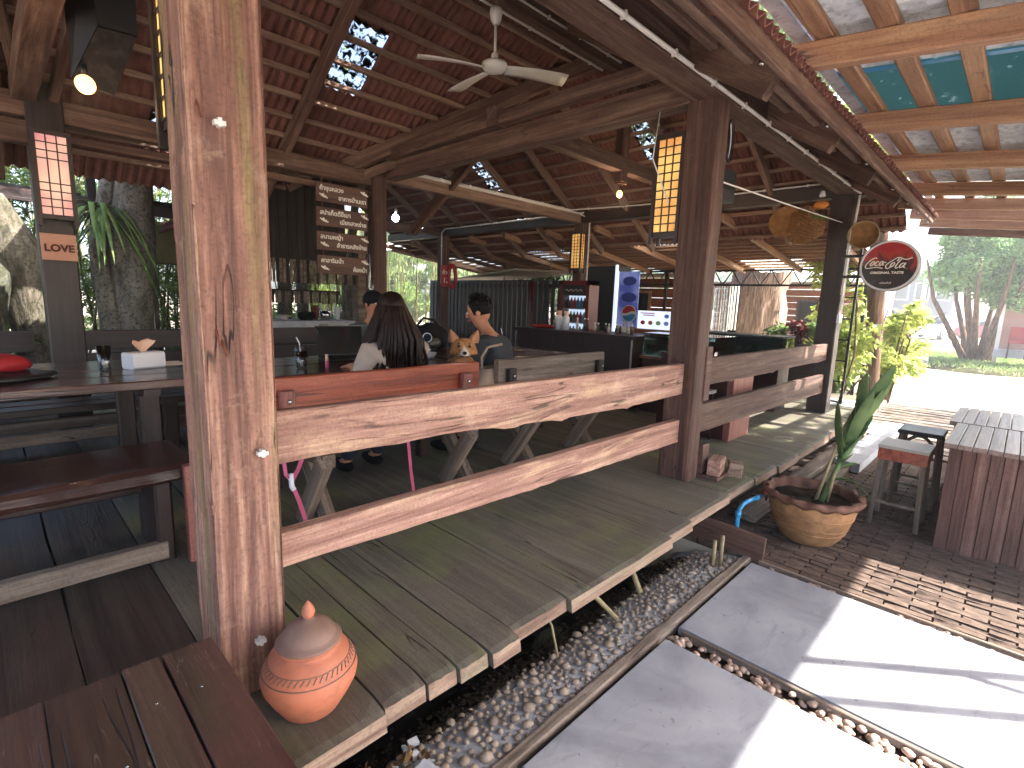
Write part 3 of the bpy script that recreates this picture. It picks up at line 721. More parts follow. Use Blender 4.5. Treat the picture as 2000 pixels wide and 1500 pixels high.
for axis in 'ABSW':
    ex, ey = rowsof(axis); ez = ex.cross(ey)
    if ez.z < 0: ex = -ex; ez = ex.cross(ey)
    for r in range(-5, 15):
        t_ = -.25 + r * .205                          # horizontal run from the plate
        for c in range(60):
            s_ = -4 + c * TW
            if axis == 'A': o_ = Vector((s_, 5.6 - t_, zA(5.6 - t_))); cx, cy = s_ + .2, 5.6 - t_ - .1; ok = cy > 3.44 and cx + cy < 9.0 and cy < 6.5
            elif axis == 'S': o_ = Vector((s_, 1.57 + t_, zS(1.57 + t_))); cx, cy = s_ + .2, 1.57 + t_ + .1; ok = cy < 3.78 and cx < 8.87 - cy + .3 and cy > .93 and cx < 7.9
            elif axis == 'B': o_ = Vector((7.3 - t_, s_ + 4, zB(7.3 - t_))); cx, cy = 7.3 - t_ - .1, s_ + 4.2; ok = cx > 5.1 and cy > 8.87 - cx - .3 and cx < 8.1 and cy < 11.6 and cy > 1.35
            else: o_ = Vector((3.05 + t_, s_ + 4, zW(3.05 + t_))); cx, cy = 3.05 + t_ + .1, s_ + 4.2; ok = cx < 5.3 and cy > 3.5 and cx + cy > 8.3 and cy < 11.6
            if not ok: continue
            if ex.dot(Vector((1, 0, 0)) if axis in 'AS' else Vector((0, 1, 0))) < 0: o_ = o_ - ex * TW
            o_ = o_ + Vector((0, 0, .028))
            M = Matrix([[ex[i], ey[i], ez[i], o_[i]] for i in range(3)] + [[0, 0, 0, 1]]) @ Matrix.Translation((rr.uniform(-.004, .004), rr.uniform(-.006, .006), rr.uniform(0, .004))) @ Matrix.Rotation(-.03, 4, 'X')
            clr = (axis == 'A' and 2.55 < cx < 3.0 and 4.4 < cy < 5.05) or (axis == 'A' and 1.35 < cx < 1.8 and 5.6 < cy < 6.1) or \
                  (axis == 'B' and 5.95 < cx < 6.75 and (6.85 < cy < 7.25 or 3.75 < cy < 4.2)) or (axis == 'B' and 7.3 < cx < 7.7 and 6.9 < cy < 7.3)
            vis = {'A': 1 if (1.2 < cx) else 3, 'B': 1.2 if 2.0 < cy < 8.4 and cx < 7.4 else 2.2, 'S': 2 if cy < 1.6 and 2 < cx < 6 else 4, 'W': 5}[axis]
            tiles.append((vis + .02 * (cx + cy), M, clr, axis if axis in 'AW' and abs(cx + cy - 8.65) < .75 else None))
tiles.sort(key=lambda q: q[0]); tr = MB(); k = 0
for vis, M, clr, cut in tiles:
    if cut:                                            # cut along the valley line
        bm_ = bmesh.new(); bm_.from_mesh(tile_me); bmesh.ops.transform(bm_, matrix=M, verts=bm_.verts)
        bmesh.ops.bisect_plane(bm_, geom=bm_.verts[:] + bm_.edges[:] + bm_.faces[:], plane_co=(8.65 + (.04 if cut == 'A' else -.04), 0, 0), plane_no=(1, 1, 0), clear_outer=(cut == 'A'), clear_inner=(cut == 'W'))
        if len(bm_.faces) < 6: bm_.free(); continue
        me_ = bpy.data.meshes.new('roof_tile'); bm_.to_mesh(me_); bm_.free(); k += 1
        if k <= 295: me_.materials.clear(); obj('roof_tile', me_, 'roof_tile', pv)
        else: tr.add([v.co[:] for v in me_.vertices], [tuple(p.vertices) for p in me_.polygons])
        continue
    if clr: obj('clear_tile', clear_me, None, pv, M); continue
    k += 1
    if k <= 295: obj('roof_tile', tile_me, None, pv, M)
    else: tr.add([M @ Vector(p) for p in tv], tf)
obj('far_roof_tile', tr, 'roof_tile', pv, kind='stuff')
# ridge caps
obj('ridge_cap', MB().bar((-4, 3.6, RZ + .06), (5.4, 3.6, RZ + .06), .5, .03).bar((5.18, 3.4, RZ + .16), (5.18, 11.6, RZ + .16), .5, .03), 'roof_tile', pv)
obj('valley_light_cover', MB().bar((2.3, 6.35, zA(6.35) + .12), (5.1, 3.55, zA(3.55) + .12), .4, .006), 'rust', pv)  # sheet added above the valley to stop daylight leaking between tiles
# conduits clipped to beams
def conduit(pts, r=.009, par=pv, clips=True, name='conduit', mat='white_paint'):
    m_ = MB(True).tube(pts, r, 6); o_ = obj(name, m_, mat, par)
    if clips:
        for a, b in zip(pts[:-1], pts[1:]):
            a, b = Vector(a), Vector(b); L = (b - a).length; n = int(L / .45)
            for i in range(n): p = a.lerp(b, (i + .5) / n); obj('pipe_clip', MB().box((-.008, -.016, -.016), (.008, .016, .016), frame(p, b - a)), mat, par)
    return o_
conduit([(-.5, 1.546, 2.945), (3.5, 1.546, 2.945), (7.2, 1.55, 2.945), (7.22, 1.575, 2.55)], .014)
conduit([(.8, 3.535, 4.20), (5.15, 3.535, 4.20)], .012); conduit([(.8, 3.665, 4.11), (5.0, 3.665, 4.11)], .012)
conduit([(3.5, 5.52, 3.055), (7.1, 5.52, 3.055), (7.3, 5.44, 2.98), (7.3, 5.44, .9)], .014)
conduit([(3.5, 5.52, 3.075), (6.9, 5.52, 3.08), (7.18, 4.4, 3.09), (7.18, 1.85, 3.09)], .011)
conduit([(7.12, 5.44, 3.06), (7.17, 9.2, 3.06), (7.15, 9.28, 2.98), (7.15, 9.28, 1.9)], .012)
conduit([(3.62, 1.62, 2.45), (5.2, 1.64, 2.52), (7.14, 1.68, 2.62)], .006, clips=False)
conduit([(7.14, 1.585, 2.55), (7.14, 1.585, 1.55)], .009); obj('switch_plate', MB().box((7.1, 1.57, 1.46), (7.22, 1.60, 1.56)), 'white_plastic', pv)
for x, z in ((.46, 2.02), (.53, 1.12), (.5, .52)): obj('pipe_clip', MB().box((x, 1.548, z), (x + .028, 1.57, z + .012)).box((x + .009, 1.545, z - .004), (x + .018, 1.57, z + .018)), 'white_paint', pv)
for x, z in ((.425, 2.05), (.44, 1.47), (.455, 1.44)): obj('nail', MB(True).tube([(x, 1.575, z + .03), (x + .006, 1.55, z - .02)], .003, 6), 'rust', pv)
# cleats and bolted pieces near the second post
beam('cleat', (3.60, 1.61, .93), (3.60, 1.61, 1.32), .10, .09, 'beam_wood_z', pv)

# ================================================================ LEAN-TO over the yard
lt = thing('lean_to_roof', 'lean-to roof of corrugated zinc sheets on orange brown rafters', 'roof')
LS = .105
def zL(y): return 2.86 - LS * (1.14 - y)
YO = -1.55
lx = [-.75, .5, 1.75, 3.0, 4.25, 5.5, 6.75, 7.7, 8.55, 9.4]
for x in lx:
    beam('rafter', (x, 1.25, zL(1.25) - .06 + .06), (x, YO, zL(YO)), .07, .12, 'orange_wood', lt, seg=10, jit=.004)
    bolt(lt, (x - .037, 1.16, zL(1.16)), 'X', .02)
by = [.88, .62, .36, .10, -.16, -.42, -.68, -.94, -1.2, -1.46]
for y in by: beam('batten', (-.9, y, zL(y) + .085), (10.0, y, zL(y) + .085), .085, .045, 'orange_wood', lt, seg=6, jit=.003)
sv, sf = corr(.98 + .9 + .75, 1, 1, 0, 0)
def sheet(name, x0, x1, mat, y0=.98, y1=YO - .1, dzz=.112, amp=.010, pitch=.05):
    n = int((x1 - x0) / pitch) * 4; vs = []
    for yy in (y0, y1):
        for i in range(n + 1): vs.append((x0 + (x1 - x0) * i / n, yy, zL(yy) + dzz + amp * (0, 1, 0, -1)[i % 4]))
    fs = [(i, n + 1 + i, n + 2 + i, i + 1) for i in range(n)]
    fs = [f[::-1] for f in fs]
    o_ = obj(name, mesh(name, vs, fs), mat, lt); m_ = o_.modifiers.new('thickness', 'SOLIDIFY'); m_.thickness = .0015; return o_
edges = [-.9, -.15, .6, 1.35, 2.1, 2.85, 3.55]
for k in range(6): sheet('zinc_sheet', edges[k] - .03, edges[k + 1] + .03, 'zinc', dzz=.115 + .008 * (k % 2))
sheet('clear_sheet', 3.58, 4.72, 'clear_sheet', dzz=.12); 
for k, x in enumerate((4.7, 5.45, 6.2)): sheet('zinc_sheet', x - .03, x + .78, 'zinc', dzz=.116 + .008 * (k % 2))
sheet('white_sheet', 6.98, 7.5, 'white_sheet', dzz=.118) 
for x in (3.6, 4.7): obj('sheet_seal', MB().bar((x, .97, zL(.97) + .106), (x, YO, zL(YO) + .106), .05, .004), 'blue_pipe', lt)
obj('flashing', MB().bar((-.9, 1.0, zL(1.0) + .10), (10.0, 1.0, zL(1.0) + .10), .07, .006), 'zinc', lt)
beam('edge_beam', (-.9, YO + .05, zL(YO) - .12), (10.0, YO + .05, zL(YO) - .12), .08, .12, 'orange_wood', lt)
beam('end_beam', (9.9, YO, zL(YO) - .06), (9.9, 1.2, zL(1.2) - .06), .08, .1, 'beam_wood', lt)
# lattice posts holding its outer edge
lat = None
def lattice(name, label, p, h, wx, wy, top=None, horiz=True, r=.014, step=.26, diag=False):
    t_ = thing(name, label, 'lattice post')
    a, b = Vector((p[0] - wx, p[1] - wy, 0)), Vector((p[0] + wx, p[1] + wy, 0))
    m_ = MB()
    for q in (a, b): obj('upright', MB().box((q.x - r, q.y - r, p[2]), (q.x + r, q.y + r, p[2] + h)), 'black_metal', t_)
    n = int(h / step)
    for i in range(1, n):
        z = p[2] + i * step
        if diag: z2 = z + step * (1 if i % 2 else -0)
        obj('rung', MB().bar(a + Vector((0, 0, z)), b + Vector((0, 0, z + (step * .75 if diag else 0))), r * 1.3), 'black_metal', t_)
    return t_
dd = 1 / SUN_TAN * 2.6
LPX, LPY = 2.17 + SUN_AZ[0] * dd, .73 - SUN_AZ[1] * dd * -1
lattice('lattice_post', 'black steel lattice post under the outer edge of the lean-to', (2.17 + .64 * dd, .73 - .77 * dd, -.03), zL(YO) - .15, .095, .08, r=.02, step=.62, diag=True)
lattice('plant_trellis', 'black steel ladder-shaped trellis beside the far front post', (8.05, 1.78, .1), 2.35, .02, .15, step=.28)

# far lean-to over the counter side
fl = thing('side_roof', 'far side lean-to roof with pale orange rafters and battens', 'roof')
def zF(x): return 2.86 - .13 * (x - 7.3)
for y in np.arange(2.15, 12, 1.08): beam('rafter', (7.4, y, zF(7.4)), (11.2, y, zF(11.2)), .06, .1, 'orange_wood', fl)
for x in np.arange(7.6, 11.3, .26): beam('batten', (x, 2.0, zF(x) + .075), (x, 12, zF(x) + .075), .05, .04, 'orange_wood', fl)
k = 0
for x in np.arange(7.5, 11.3, .62):
    for y in np.arange(2.0, 12, 1.1):
        k += 1; ml = 'white_sheet' if (k * 7) % 13 in (0, 5) else 'roof_tile'
        n = 28; vs = []
        for xx in (x, x + .66):
            for i in range(n + 1): vs.append((xx, y + 1.12 * i / n, zF(xx) + .11 + .012 * (0, 1, 0, -1)[i % 4] + .01 * (k % 2)))
        o_ = obj('roof_sheet', mesh('roof_sheet', vs, [(i, n + 1 + i, n + 2 + i, i + 1) for i in range(n)]), ml, fl); o_.modifiers.new('thickness', 'SOLIDIFY').thickness = .004
trs = thing('roof_truss', 'black steel truss along the far eave of the side roof', 'truss')
obj('chord', MB().bar((11.1, 2.0, 2.36), (11.1, 12, 2.36), .04), 'black_metal', trs); obj('chord', MB().bar((11.1, 2.0, 2.06), (11.1, 12, 2.06), .04), 'black_metal', trs)
for k in range(26):
    y = 2.0 + k * .385; obj('web', MB().bar((11.1, y, 2.06), (11.1, y + .19, 2.36), .02).bar((11.1, y + .19, 2.36), (11.1, y + .385, 2.06), .02), 'black_metal', trs)
for y in (2.1, 6.0, 11.9): obj('upright', MB().box((11.07, y - .03, 0), (11.13, y + .03, 2.36)), 'black_metal', trs)

kr = thing('kitchen_roof', 'dark low tiled roof over the kitchen hood at the back', 'roof')
for x in (1.2, 2.2, 3.2): beam('rafter', (x, 6.45, 2.98), (x, 9.6, 3.25), .06, .1, 'beam_wood', kr)
for y in (6.6, 7.2, 7.8, 8.4, 9.0, 9.5): beam('batten', (1.1, y, 3.05 + (y - 6.45) * .086), (3.6, y, 3.05 + (y - 6.45) * .086), .05, .04, 'purlin_wood', kr)
obj('roof_sheet', MB().bar((1.05, 8.0, 3.24), (3.7, 8.0, 3.24), 3.4, .02), 'roof_tile', kr, Matrix.Translation((0, 8, 3.24)) @ Matrix.Rotation(.086, 4, 'X') @ Matrix.Translation((0, -8, -3.24)))
obj('upright', MB().box((1.15, 9.4, .3), (1.25, 9.5, 3.2)), 'dark_wood_z', kr)

bm((-2, .955, zS(.95) - .015), (8.0, .955, zS(.95) - .015), .03, .10, 'beam_wood', name='eave_board', seg=30)
# ================================================================ THINGS ON AND AROUND THE DECK
def tb(par, name, p0, p1, w, h, mat='dark_wood', **kw): return beam(name, p0, p1, w, h, mat, par, **kw)
# ---- lower left slab table
t_ = thing('plank_table', 'low scratched table of broad red brown planks in the near corner', 'table')
sx = [-.95, -.55, -.22, .014, .16, .246, .366]
for k in range(6): plank('plank', sx[k] + .0008, sx[k + 1] - (.005 if k == 4 else .0008), .25, 1.49, .60, .65 - .002 * (k % 2), 'slab_wood', t_, seg=26, jit=.002, bev=.003)
for x in (-.8, .3): post('leg', x - .04, x + .04, 1.35, 1.43, .34, .6, 'dark_wood_z', t_); post('leg', x - .04, x + .04, .32, .4, -.03, .6, 'dark_wood_z', t_)
nl = MB(True)
for x, y in ((.12, 1.16), (.2, 1.31), (.29, 1.3), (.05, 1.02)): nl.sphere((x, y, .65), (.004, .004, .002), 6, 4)
obj('nail_head', nl, 'steel', t_)
# ---- terracotta urn with lid
t_ = thing('clay_urn', 'round terracotta urn with a pointed lid on the deck by the front post', 'urn', (.60, 1.405, DZ + .003))
k_ = 1.0
def at(dx, dy, dz=0, p=(.60, 1.405, DZ + .003)): return Matrix.Translation((p[0] + dx, p[1] + dy, p[2] + dz))
prof = [(0, 0), (.065, 0), (.075, .006), (.078, .012), (.098, .05), (.118, .095), (.122, .12), (.117, .146), (.104, .168), (.102, .172), (.100, .178), (.085, .196), (.078, .203), (.077, .208), (.083, .213), (.084, .219), (.078, .221), (.06, .215)]
obj('bowl', MB(True).lathe([(q * 1.14, z) for q, z in prof], 48), 'clay', t_, at(0, 0))
bd = MB(True)
for k in range(46):
    a = 2 * math.pi * k / 46; r1, r2 = .1115 * 1.14, .1035 * 1.14
    bd.tube([(r1 * math.cos(a), r1 * math.sin(a), .157), (r2 * math.cos(a + .09), r2 * math.sin(a + .09), .17)], .0018, 5)
for r, z in ((.1175 * 1.14, .1465), (.1025 * 1.14, .1725)): bd.tube([(r * math.cos(2 * math.pi * q / 40), r * math.sin(2 * math.pi * q / 40), z) for q in range(41)], .0016, 5, False)
obj('carved_band', bd, 'clay_top', t_, at(0, 0))
obj('lid', MB(True).lathe([(q * 1.14, z) for q, z in [(.081, .219), (.083, .223), (.080, .228), (.070, .234), (.068, .240), (.058, .258), (.04, .274), (.022, .283), (.013, .288), (.011, .291)]], 48), 'clay_top', t_, at(0, 0))
obj('finial', MB(True).lathe([(.009, .288), (.016, .296), (.020, .307), (.017, .320), (.009, .334), (.003, .342), (.0, .345)], 24), 'clay', t_, at(0, 0))
# ---- wood and brick offcuts by the second post
def offcut(label, b0, b1, mat, rz=0, cat='wood block'):
    c = ((b0[0] + b1[0]) / 2, (b0[1] + b1[1]) / 2, b0[2]); v_, f_ = timber(b1[0] - b0[0], b1[1] - b0[1], b1[2] - b0[2], 4, .01, .006, b0[0] * 9)
    o = obj('offcut', mesh('offcut', v_, f_), mat, None, Matrix.Translation(c) @ Matrix.Rotation(rz, 4, 'Z') @ Matrix.Translation((-(b1[0] - b0[0]) / 2, 0, (b1[2] - b0[2]) / 2))); return meta(o, label, cat)
offcut('flat brown board lying under the offcut pile', (3.60, 1.42, DZ + .002), (3.93, 1.6, DZ + .032), 'board_wood')
offcut('large pinkish block leaning on the foot of the second post', (3.62, 1.44, DZ + .034), (3.80, 1.53, DZ + .15), 'rail_wood', .2)
offcut('upright board offcut against the second post above the block', (3.60, 1.545, DZ + .034), (3.70, 1.58, DZ + .25), 'board_wood')
offcut('lower brick-coloured block of the small stack on the deck', (3.80, 1.36, DZ + .002), (3.97, 1.45, DZ + .06), 'endgrain', .3)
offcut('upper brick-coloured block of the small stack on the deck', (3.80, 1.36, DZ + .062), (3.95, 1.45, DZ + .105), 'endgrain', .45)
# ---- tap
t_ = thing('garden_tap', 'blue water pipe with a red handled tap under the deck edge', 'tap')
obj('pipe', MB(True).tube([(3.42, 1.19, -.02), (3.42, 1.19, .22), (3.43, 1.19, .27), (3.47, 1.185, .295), (3.54, 1.18, .30), (3.78, 1.17, .28)], .014, 10), 'blue_pipe', t_)
for p in ((3.42, 1.19, .24), (3.70, 1.172, .287)): obj('coupling', MB(True).tube([Vector(p) + Vector((-.02 if p[0] > 3.5 else 0, 0, -.02 if p[0] < 3.5 else 0)), Vector(p) + Vector((.02 if p[0] > 3.5 else 0, 0, .02 if p[0] < 3.5 else 0))], .019, 10), 'blue_pipe', t_)
obj('valve', MB(True).tube([(3.78, 1.17, .28), (3.84, 1.168, .277), (3.87, 1.165, .262), (3.875, 1.165, .225)], [.014, .013, .011, .008], 10), 'chrome', t_)
obj('handle', MB(True).sphere((3.83, 1.165, .305), (.028, .012, .008)).tube([(3.83, 1.165, .28), (3.83, 1.165, .305)], .006, 8), 'red_plastic', t_)
# ---- big flower pot with leaning plant
PX, PY = 3.98, .90
t_ = thing('flower_pot', 'big weathered clay pot with a wavy rim in front of the steps', 'flower pot', (PX, PY, 0))
Mp = Matrix.Translation((PX, PY, .0))
def wav(i, a, r, z): return (r + (.008 * math.sin(a * 15) if i >= 8 else 0), z + (.012 * math.sin(a * 15) if i in (8, 9, 10) else 0))
obj('body', MB(True).lathe([(0, 0), (.155, 0), (.17, .01), (.205, .06), (.209, .075), (.215, .08), (.25, .17), (.275, .26), (.283, .315)], 60), 'pot_clay', t_, Mp)
obj('rim', MB(True).lathe([(.280, .310), (.284, .318), (.282, .322), (.283, .322), (.284, .322), (.284, .320), (.284, .318), (.286, .314), (.300, .303), (.312, .325), (.305, .343), (.285, .352), (.268, .345), (.262, .325), (.258, .29)], 90, wav), 'pot_rim', t_, Mp)
obj('soil', MB(True).lathe([(0, .30), (.1, .295), (.2, .3), (.27, .28)], 30, lambda i, a, r, z: (r, z + .01 * math.sin(a * 5 + i))), 'soil', t_, Mp)
for z, r in ((.10, .2235), (.135, .2375), (.215, .2625)): obj('ring', MB(True).tube([(r * math.cos(2 * math.pi * q / 48), r * math.sin(2 * math.pi * q / 48), z) for q in range(49)], .005, 6, False), 'pot_clay', t_, Mp)
t_ = thing('leaning_plant', 'leaning plant with stacked broad dark green leaves in the clay pot', 'plant', (PX, PY, .3))
base = Vector((PX - .01, PY - .06, .29)); tipd = Vector((.30, -.17, .84)).normalized()
stem = [base + tipd * s_ + Vector((.02 * math.sin(s_ * 5), 0, .0)) for s_ in (0, .12, .25, .4, .55, .7)]
obj('stem', MB(True).tube(stem, [.020, .018, .016, .015, .014, .012], 9), 'leaf_dracaena', t_)
obj('dry_cane', MB(True).tube([base + Vector((-.02, .03, 0)), base + Vector((.03, .0, .2)), base + Vector((.17, -.03, .47)), base + Vector((.22, -.06, .60))], [.012, .011, .009, .008], 8), 'bamboo_tan', t_)
obj('dry_cane', MB(True).tube([base + Vector((.02, -.03, 0)), base + Vector((.02, -.045, .15)), base + Vector((.035, -.05, .22))], .011, 8), 'bamboo_tan', t_)
def blade(p, d, L, w, bend, side, mat='leaf_dracaena', n=8):
    d = Vector(d).normalized(); s = d.cross(Vector(side)).normalized(); nr = s.cross(d); vs = []
    for i in range(n + 1):
        u = i / n; ww = w * math.sin(math.pi * min(1, .12 + u * .88)) ** .7 * (1 if u < .98 else .2); c = Vector(p) + d * L * u + Vector((0, 0, -bend * L * u * u))
        vs += [c - s * ww / 2 + nr * ww * .16, c, c + s * ww / 2 + nr * ww * .16]
    fs = [(3 * i + a, 3 * i + a + 1, 3 * i + a + 4, 3 * i + a + 3) for i in range(n) for a in (0, 1)]
    me = mesh('leaf', vs, fs, True); o = obj('leaf', me, mat, t_); o.modifiers.new('thickness', 'SOLIDIFY').thickness = .0016; return o
L0 = stem[3]
for k in range(13):
    u = k / 12; p = base + tipd * (.30 + .42 * u); ph = k * 2.4
    side = Vector((math.cos(ph), math.sin(ph), .1)); dd_ = tipd + side * (.34 + .16 * math.sin(k * 1.7)) ; blade(p, dd_, .34 + .10 * math.sin(k * 2.1), .075, .04 * (k % 3), side)
blade(stem[1] + tipd * .05, (.12, -.4, .25), .30, .055, .95, (0, -1, .2)); blade(stem[2], (.25, -.28, .25), .16, .045, .3, (0, -1, 0)); blade(stem[2] + tipd * .03, (-.1, -.35, .5), .14, .04, .1, (0, -1, 0))
# ---- plank counters on the right
def counter_box(name, x0, x1, y0, y1, h, label, g='plank counters in the yard'):
    t_ = thing(name, label, 'counter', (x0, y0, 0), group=g)
    obj('carcass', MB().box((x0 + .03, y0 + .03, -.02), (x1 - .03, y1 - .03, h - .05)), 'maroon', t_)
    y = y1
    while y > y0 + .02:
        w = .066 + .012 * random.random(); a = max(y0, y - w)
        post('side_board', x0, x0 + .024, a + .002, y - .002, -.015, h - .035, 'table_planks_z', t_, seg=6, jit=.002, bev=.002); y -= w
    x = x0
    while x < x1 - .02:
        b = min(x1, x + .075); post('side_board', x + .002, b - .002, y1 - .028, y1 - .004, -.015, h - .035, 'table_planks_z', t_, bev=.002); x += .075
    y = y1 + .03
    while y > y0 - .03:
        w = .066 + .012 * random.random(); a = max(y0 - .05, y - w); plank('top_board', x0 - .03, x1 + .02, a + .0025, y - .0025, h - .03, h, 'table_planks', t_, seg=8, jit=.002, bev=.003); y -= w
    return t_
counter_box('plank_counter', 4.50, 5.38, -1.25, .25, .75, 'nearer plank-clad counter with a slatted top in the yard')
counter_box('plank_counter', 5.47, 6.35, -1.25, .30, .75, 'farther plank-clad counter behind a dark gap')
# ---- stools
def stool(label, x0, x1, y0, y1, h, pad, arch):
    t_ = thing('stool', label, 'stool', ((x0 + x1) / 2, (y0 + y1) / 2, 0), group='bar stools in the yard')
    if pad: obj('seat_box', MB().box((x0, y0, h - .11), (x1, y1, h - .02)), 'red_wood', t_); obj('cushion', MB().box((x0 - .004, y0 - .004, h - .022), (x1 + .004, y1 + .004, h)), 'grey_plate', t_)
    else: plank('seat', x0, x1, y0, y1, h - .035, h, 'dark_wood', t_)
    for x, sx_ in ((x0 + .025, -1), (x1 - .025, 1)):
        for y, sy in ((y0 + .025, -1), (y1 - .025, 1)):
            L_ = (h - (.11 if pad else .035)); M = frame((x + sx_ * .02, y + sy * .02, -.02), (-sx_ * .02, -sy * .02, L_)); v_, f_ = timber(L_ + .02, .032, .032, 1, 0, .004)
            obj('leg', mesh('leg', v_, f_), 'weather_wood', t_, M)
    for q in (x0 + .01, x1 - .01): obj('stretcher', MB().bar((q, y0 + .01, .18), (q, y1 - .01, .18), .02), 'weather_wood', t_)
    if arch:
        pts = [(x0 + .03, y0 + .03 + (y1 - y0 - .06) * u, h - .04 - .13 * abs(2 * u - 1) ** 2.2) for u in np.linspace(0, 1, 13)]
        obj('arch_brace', MB(True).tube(pts, .013, 8), 'weather_wood', t_)
    return t_
stool('stool with a pale cushion on a red brown box seat beside the potted plant', 4.66, 4.98, .36, .66, .62, True, False)
stool('dark topped stool with curved arch braces behind the cushioned stool', 5.32, 5.64, .34, .64, .64, False, True)

# ---- benches and tables inside
def xbench(x0, x1, label, mat, matz, legs, y=2.5, g='backed benches along the rail', ztop=1.197, end_off=.12):
    t_ = thing('backed_bench', label, 'bench', ((x0 + x1) / 2, y, DZ), group=g)
    hb = .165; N = 24
    o = beam('backrest', (x0, y, ztop - hb / 2), (x1, y, ztop - hb / 2), .045, hb, mat, t_, seg=24, jit=.006)
    for s_ in (0, 1):
        xe = x0 + end_off if s_ == 0 else x1 - end_off
        post('back_post', xe - .035, xe + .035, y - .075, y - .022, ztop - .36, ztop - .06, matz, t_); bolt(t_, (xe, y - .08, ztop - .11), 'Y', .012)
        if s_: post('back_post', xe - .15, xe - .06, y + .03, y + .08, ztop - .36, ztop - .07, matz, t_)
    plank('seat', x0, x1, y + .02, y + .2, .765, .80, mat, t_, seg=8, jit=.004); plank('seat', x0, x1, y + .215, y + .40, .765, .80, mat, t_, seg=8, jit=.004)
    for x in legs:
        beam('leg', (x, y - .06, DZ + .4), (x, y + .22, DZ + .0), .06, .09, 'weather_wood', t_); beam('leg', (x + .062, y + .34, DZ + .4), (x + .062, y + .0, DZ + .0), .06, .09, 'weather_wood', t_)
        beam('leg_rail', (x + .03, y - .05, .745), (x + .03, y + .42, .745), .07, .07, 'weather_wood', t_)
    return t_
xbench(.85, 2.225, 'red varnished bench with a thick backrest behind the woman', 'red_wood', 'red_wood_z', (1.15, 2.14), end_off=.13)
xbench(2.40, 3.63, 'dark worn bench to the right of the beige bag', 'weather_wood', 'dark_wood_z', (2.75, 3.5), end_off=.1)
def table(x0, x1, y0, y1, label, top='gloss_table', h=1.10, g='glossy dark tables', legs=None, n=3, cat='table'):
    t_ = thing('wooden_table', label, cat, ((x0 + x1) / 2, (y0 + y1) / 2, DZ), group=g)
    w = (y1 - y0) / n
    for k in range(n): plank('top_board', x0, x1, y0 + k * w + .001, y0 + (k + 1) * w - .001, h - .05, h, top, t_, seg=12, jit=.003)
    for x in legs or (x0 + .25, x1 - .25):
        post('leg', x - .05, x + .05, y0 + .12, y0 + .2, DZ, h - .1, 'dark_wood_z', t_); post('leg', x - .05, x + .05, y1 - .2, y1 - .12, DZ, h - .1, 'dark_wood_z', t_)
        plank('leg_rail', x - .04, x + .04, y0 + .06, y1 - .06, h - .1, h - .05, 'dark_wood', t_)
    return t_
table(.95, 2.62, 3.13, 4.05, 'dark glossy table holding the open laptop', n=4)
table(2.68, 4.05, 3.18, 4.05, 'dark table in front of the man in grey', n=4)
table(-1.1, .86, 3.34, 4.42, 'long polished table with the tissue box and water glass', n=4, legs=(-.8, .62))
# slab bench in front left
t_ = thing('slab_bench', 'long gloss varnished slab bench beside the front post', 'bench')
beam('seat', (-1.1, 2.86, .77), (.63, 2.90, .77), .50, .075, 'gloss_table', t_, seg=60, jit=.022, bev=.02)
for x in (-.75, .50): post('leg', x - .035, x + .035, 2.68, 3.08, DZ, .735, 'dark_wood_z', t_)
plank('stretcher', -.9, .5, 2.66, 2.72, .37, .45, 'weather_wood', t_, seg=10, jit=.005); plank('stretcher', -.9, .5, 2.98, 3.03, .60, .68, 'dark_wood', t_)
o = obj('side_board', mesh('side_board', *[(lambda v_: [(-z, y, x) for x, y, z in v_])(timber(.46, .05, .10, 4, .004, .004)[0]), timber(.46, .05, .10, 4, .004, .004)[1]]), 'red_wood_z', None, Matrix.Translation((.62, 2.62, DZ))); meta(o, 'upright red brown board standing behind the front post', 'board')
# far benches left
for y, x0, x1, lb in ((3.12 + 1.62, -1.0, 1.15, 'long dark bench on the far side of the polished table'), (5.2, -1.0, 1.6, 'low weathered bench by the garden edge')):
    t_ = thing('plank_bench', lb, 'bench', group='plank benches by the garden')
    z = .78 if y < 5 else .70
    plank('seat', x0, x1, y - .17, y - .01, z - .05, z, 'dark_wood', t_, seg=8, jit=.006); plank('seat', x0, x1, y + .01, y + .17, z - .05, z, 'weather_wood' if y > 5 else 'dark_wood', t_, seg=8, jit=.006)
    plank('stretcher', x0, x1, y - .03, y + .03, .5, .58, 'weather_wood', t_)
    for x in (x0 + .2, x1 - .2): post('leg', x - .05, x + .05, y - .14, y + .14, DZ, z - .05, 'dark_wood_z', t_)
# garden edge boards (low wall of planks)
t_ = thing('low_board_wall', 'low dark board wall along the garden side', 'wall')
for x0, x1 in ((-3.5, .3), (.6, 3.2)):
    for z in (.86, 1.08): plank('board', x0, x1, 6.42, 6.46, z - .1, z + .09, 'dark_wood', t_, seg=6, jit=.004)
for x in (-2.6, -.6, .5, 1.62, 3.1): post('stake', x - .05, x + .05, 6.46, 6.54, 0, 1.2, 'dark_wood_z', t_)

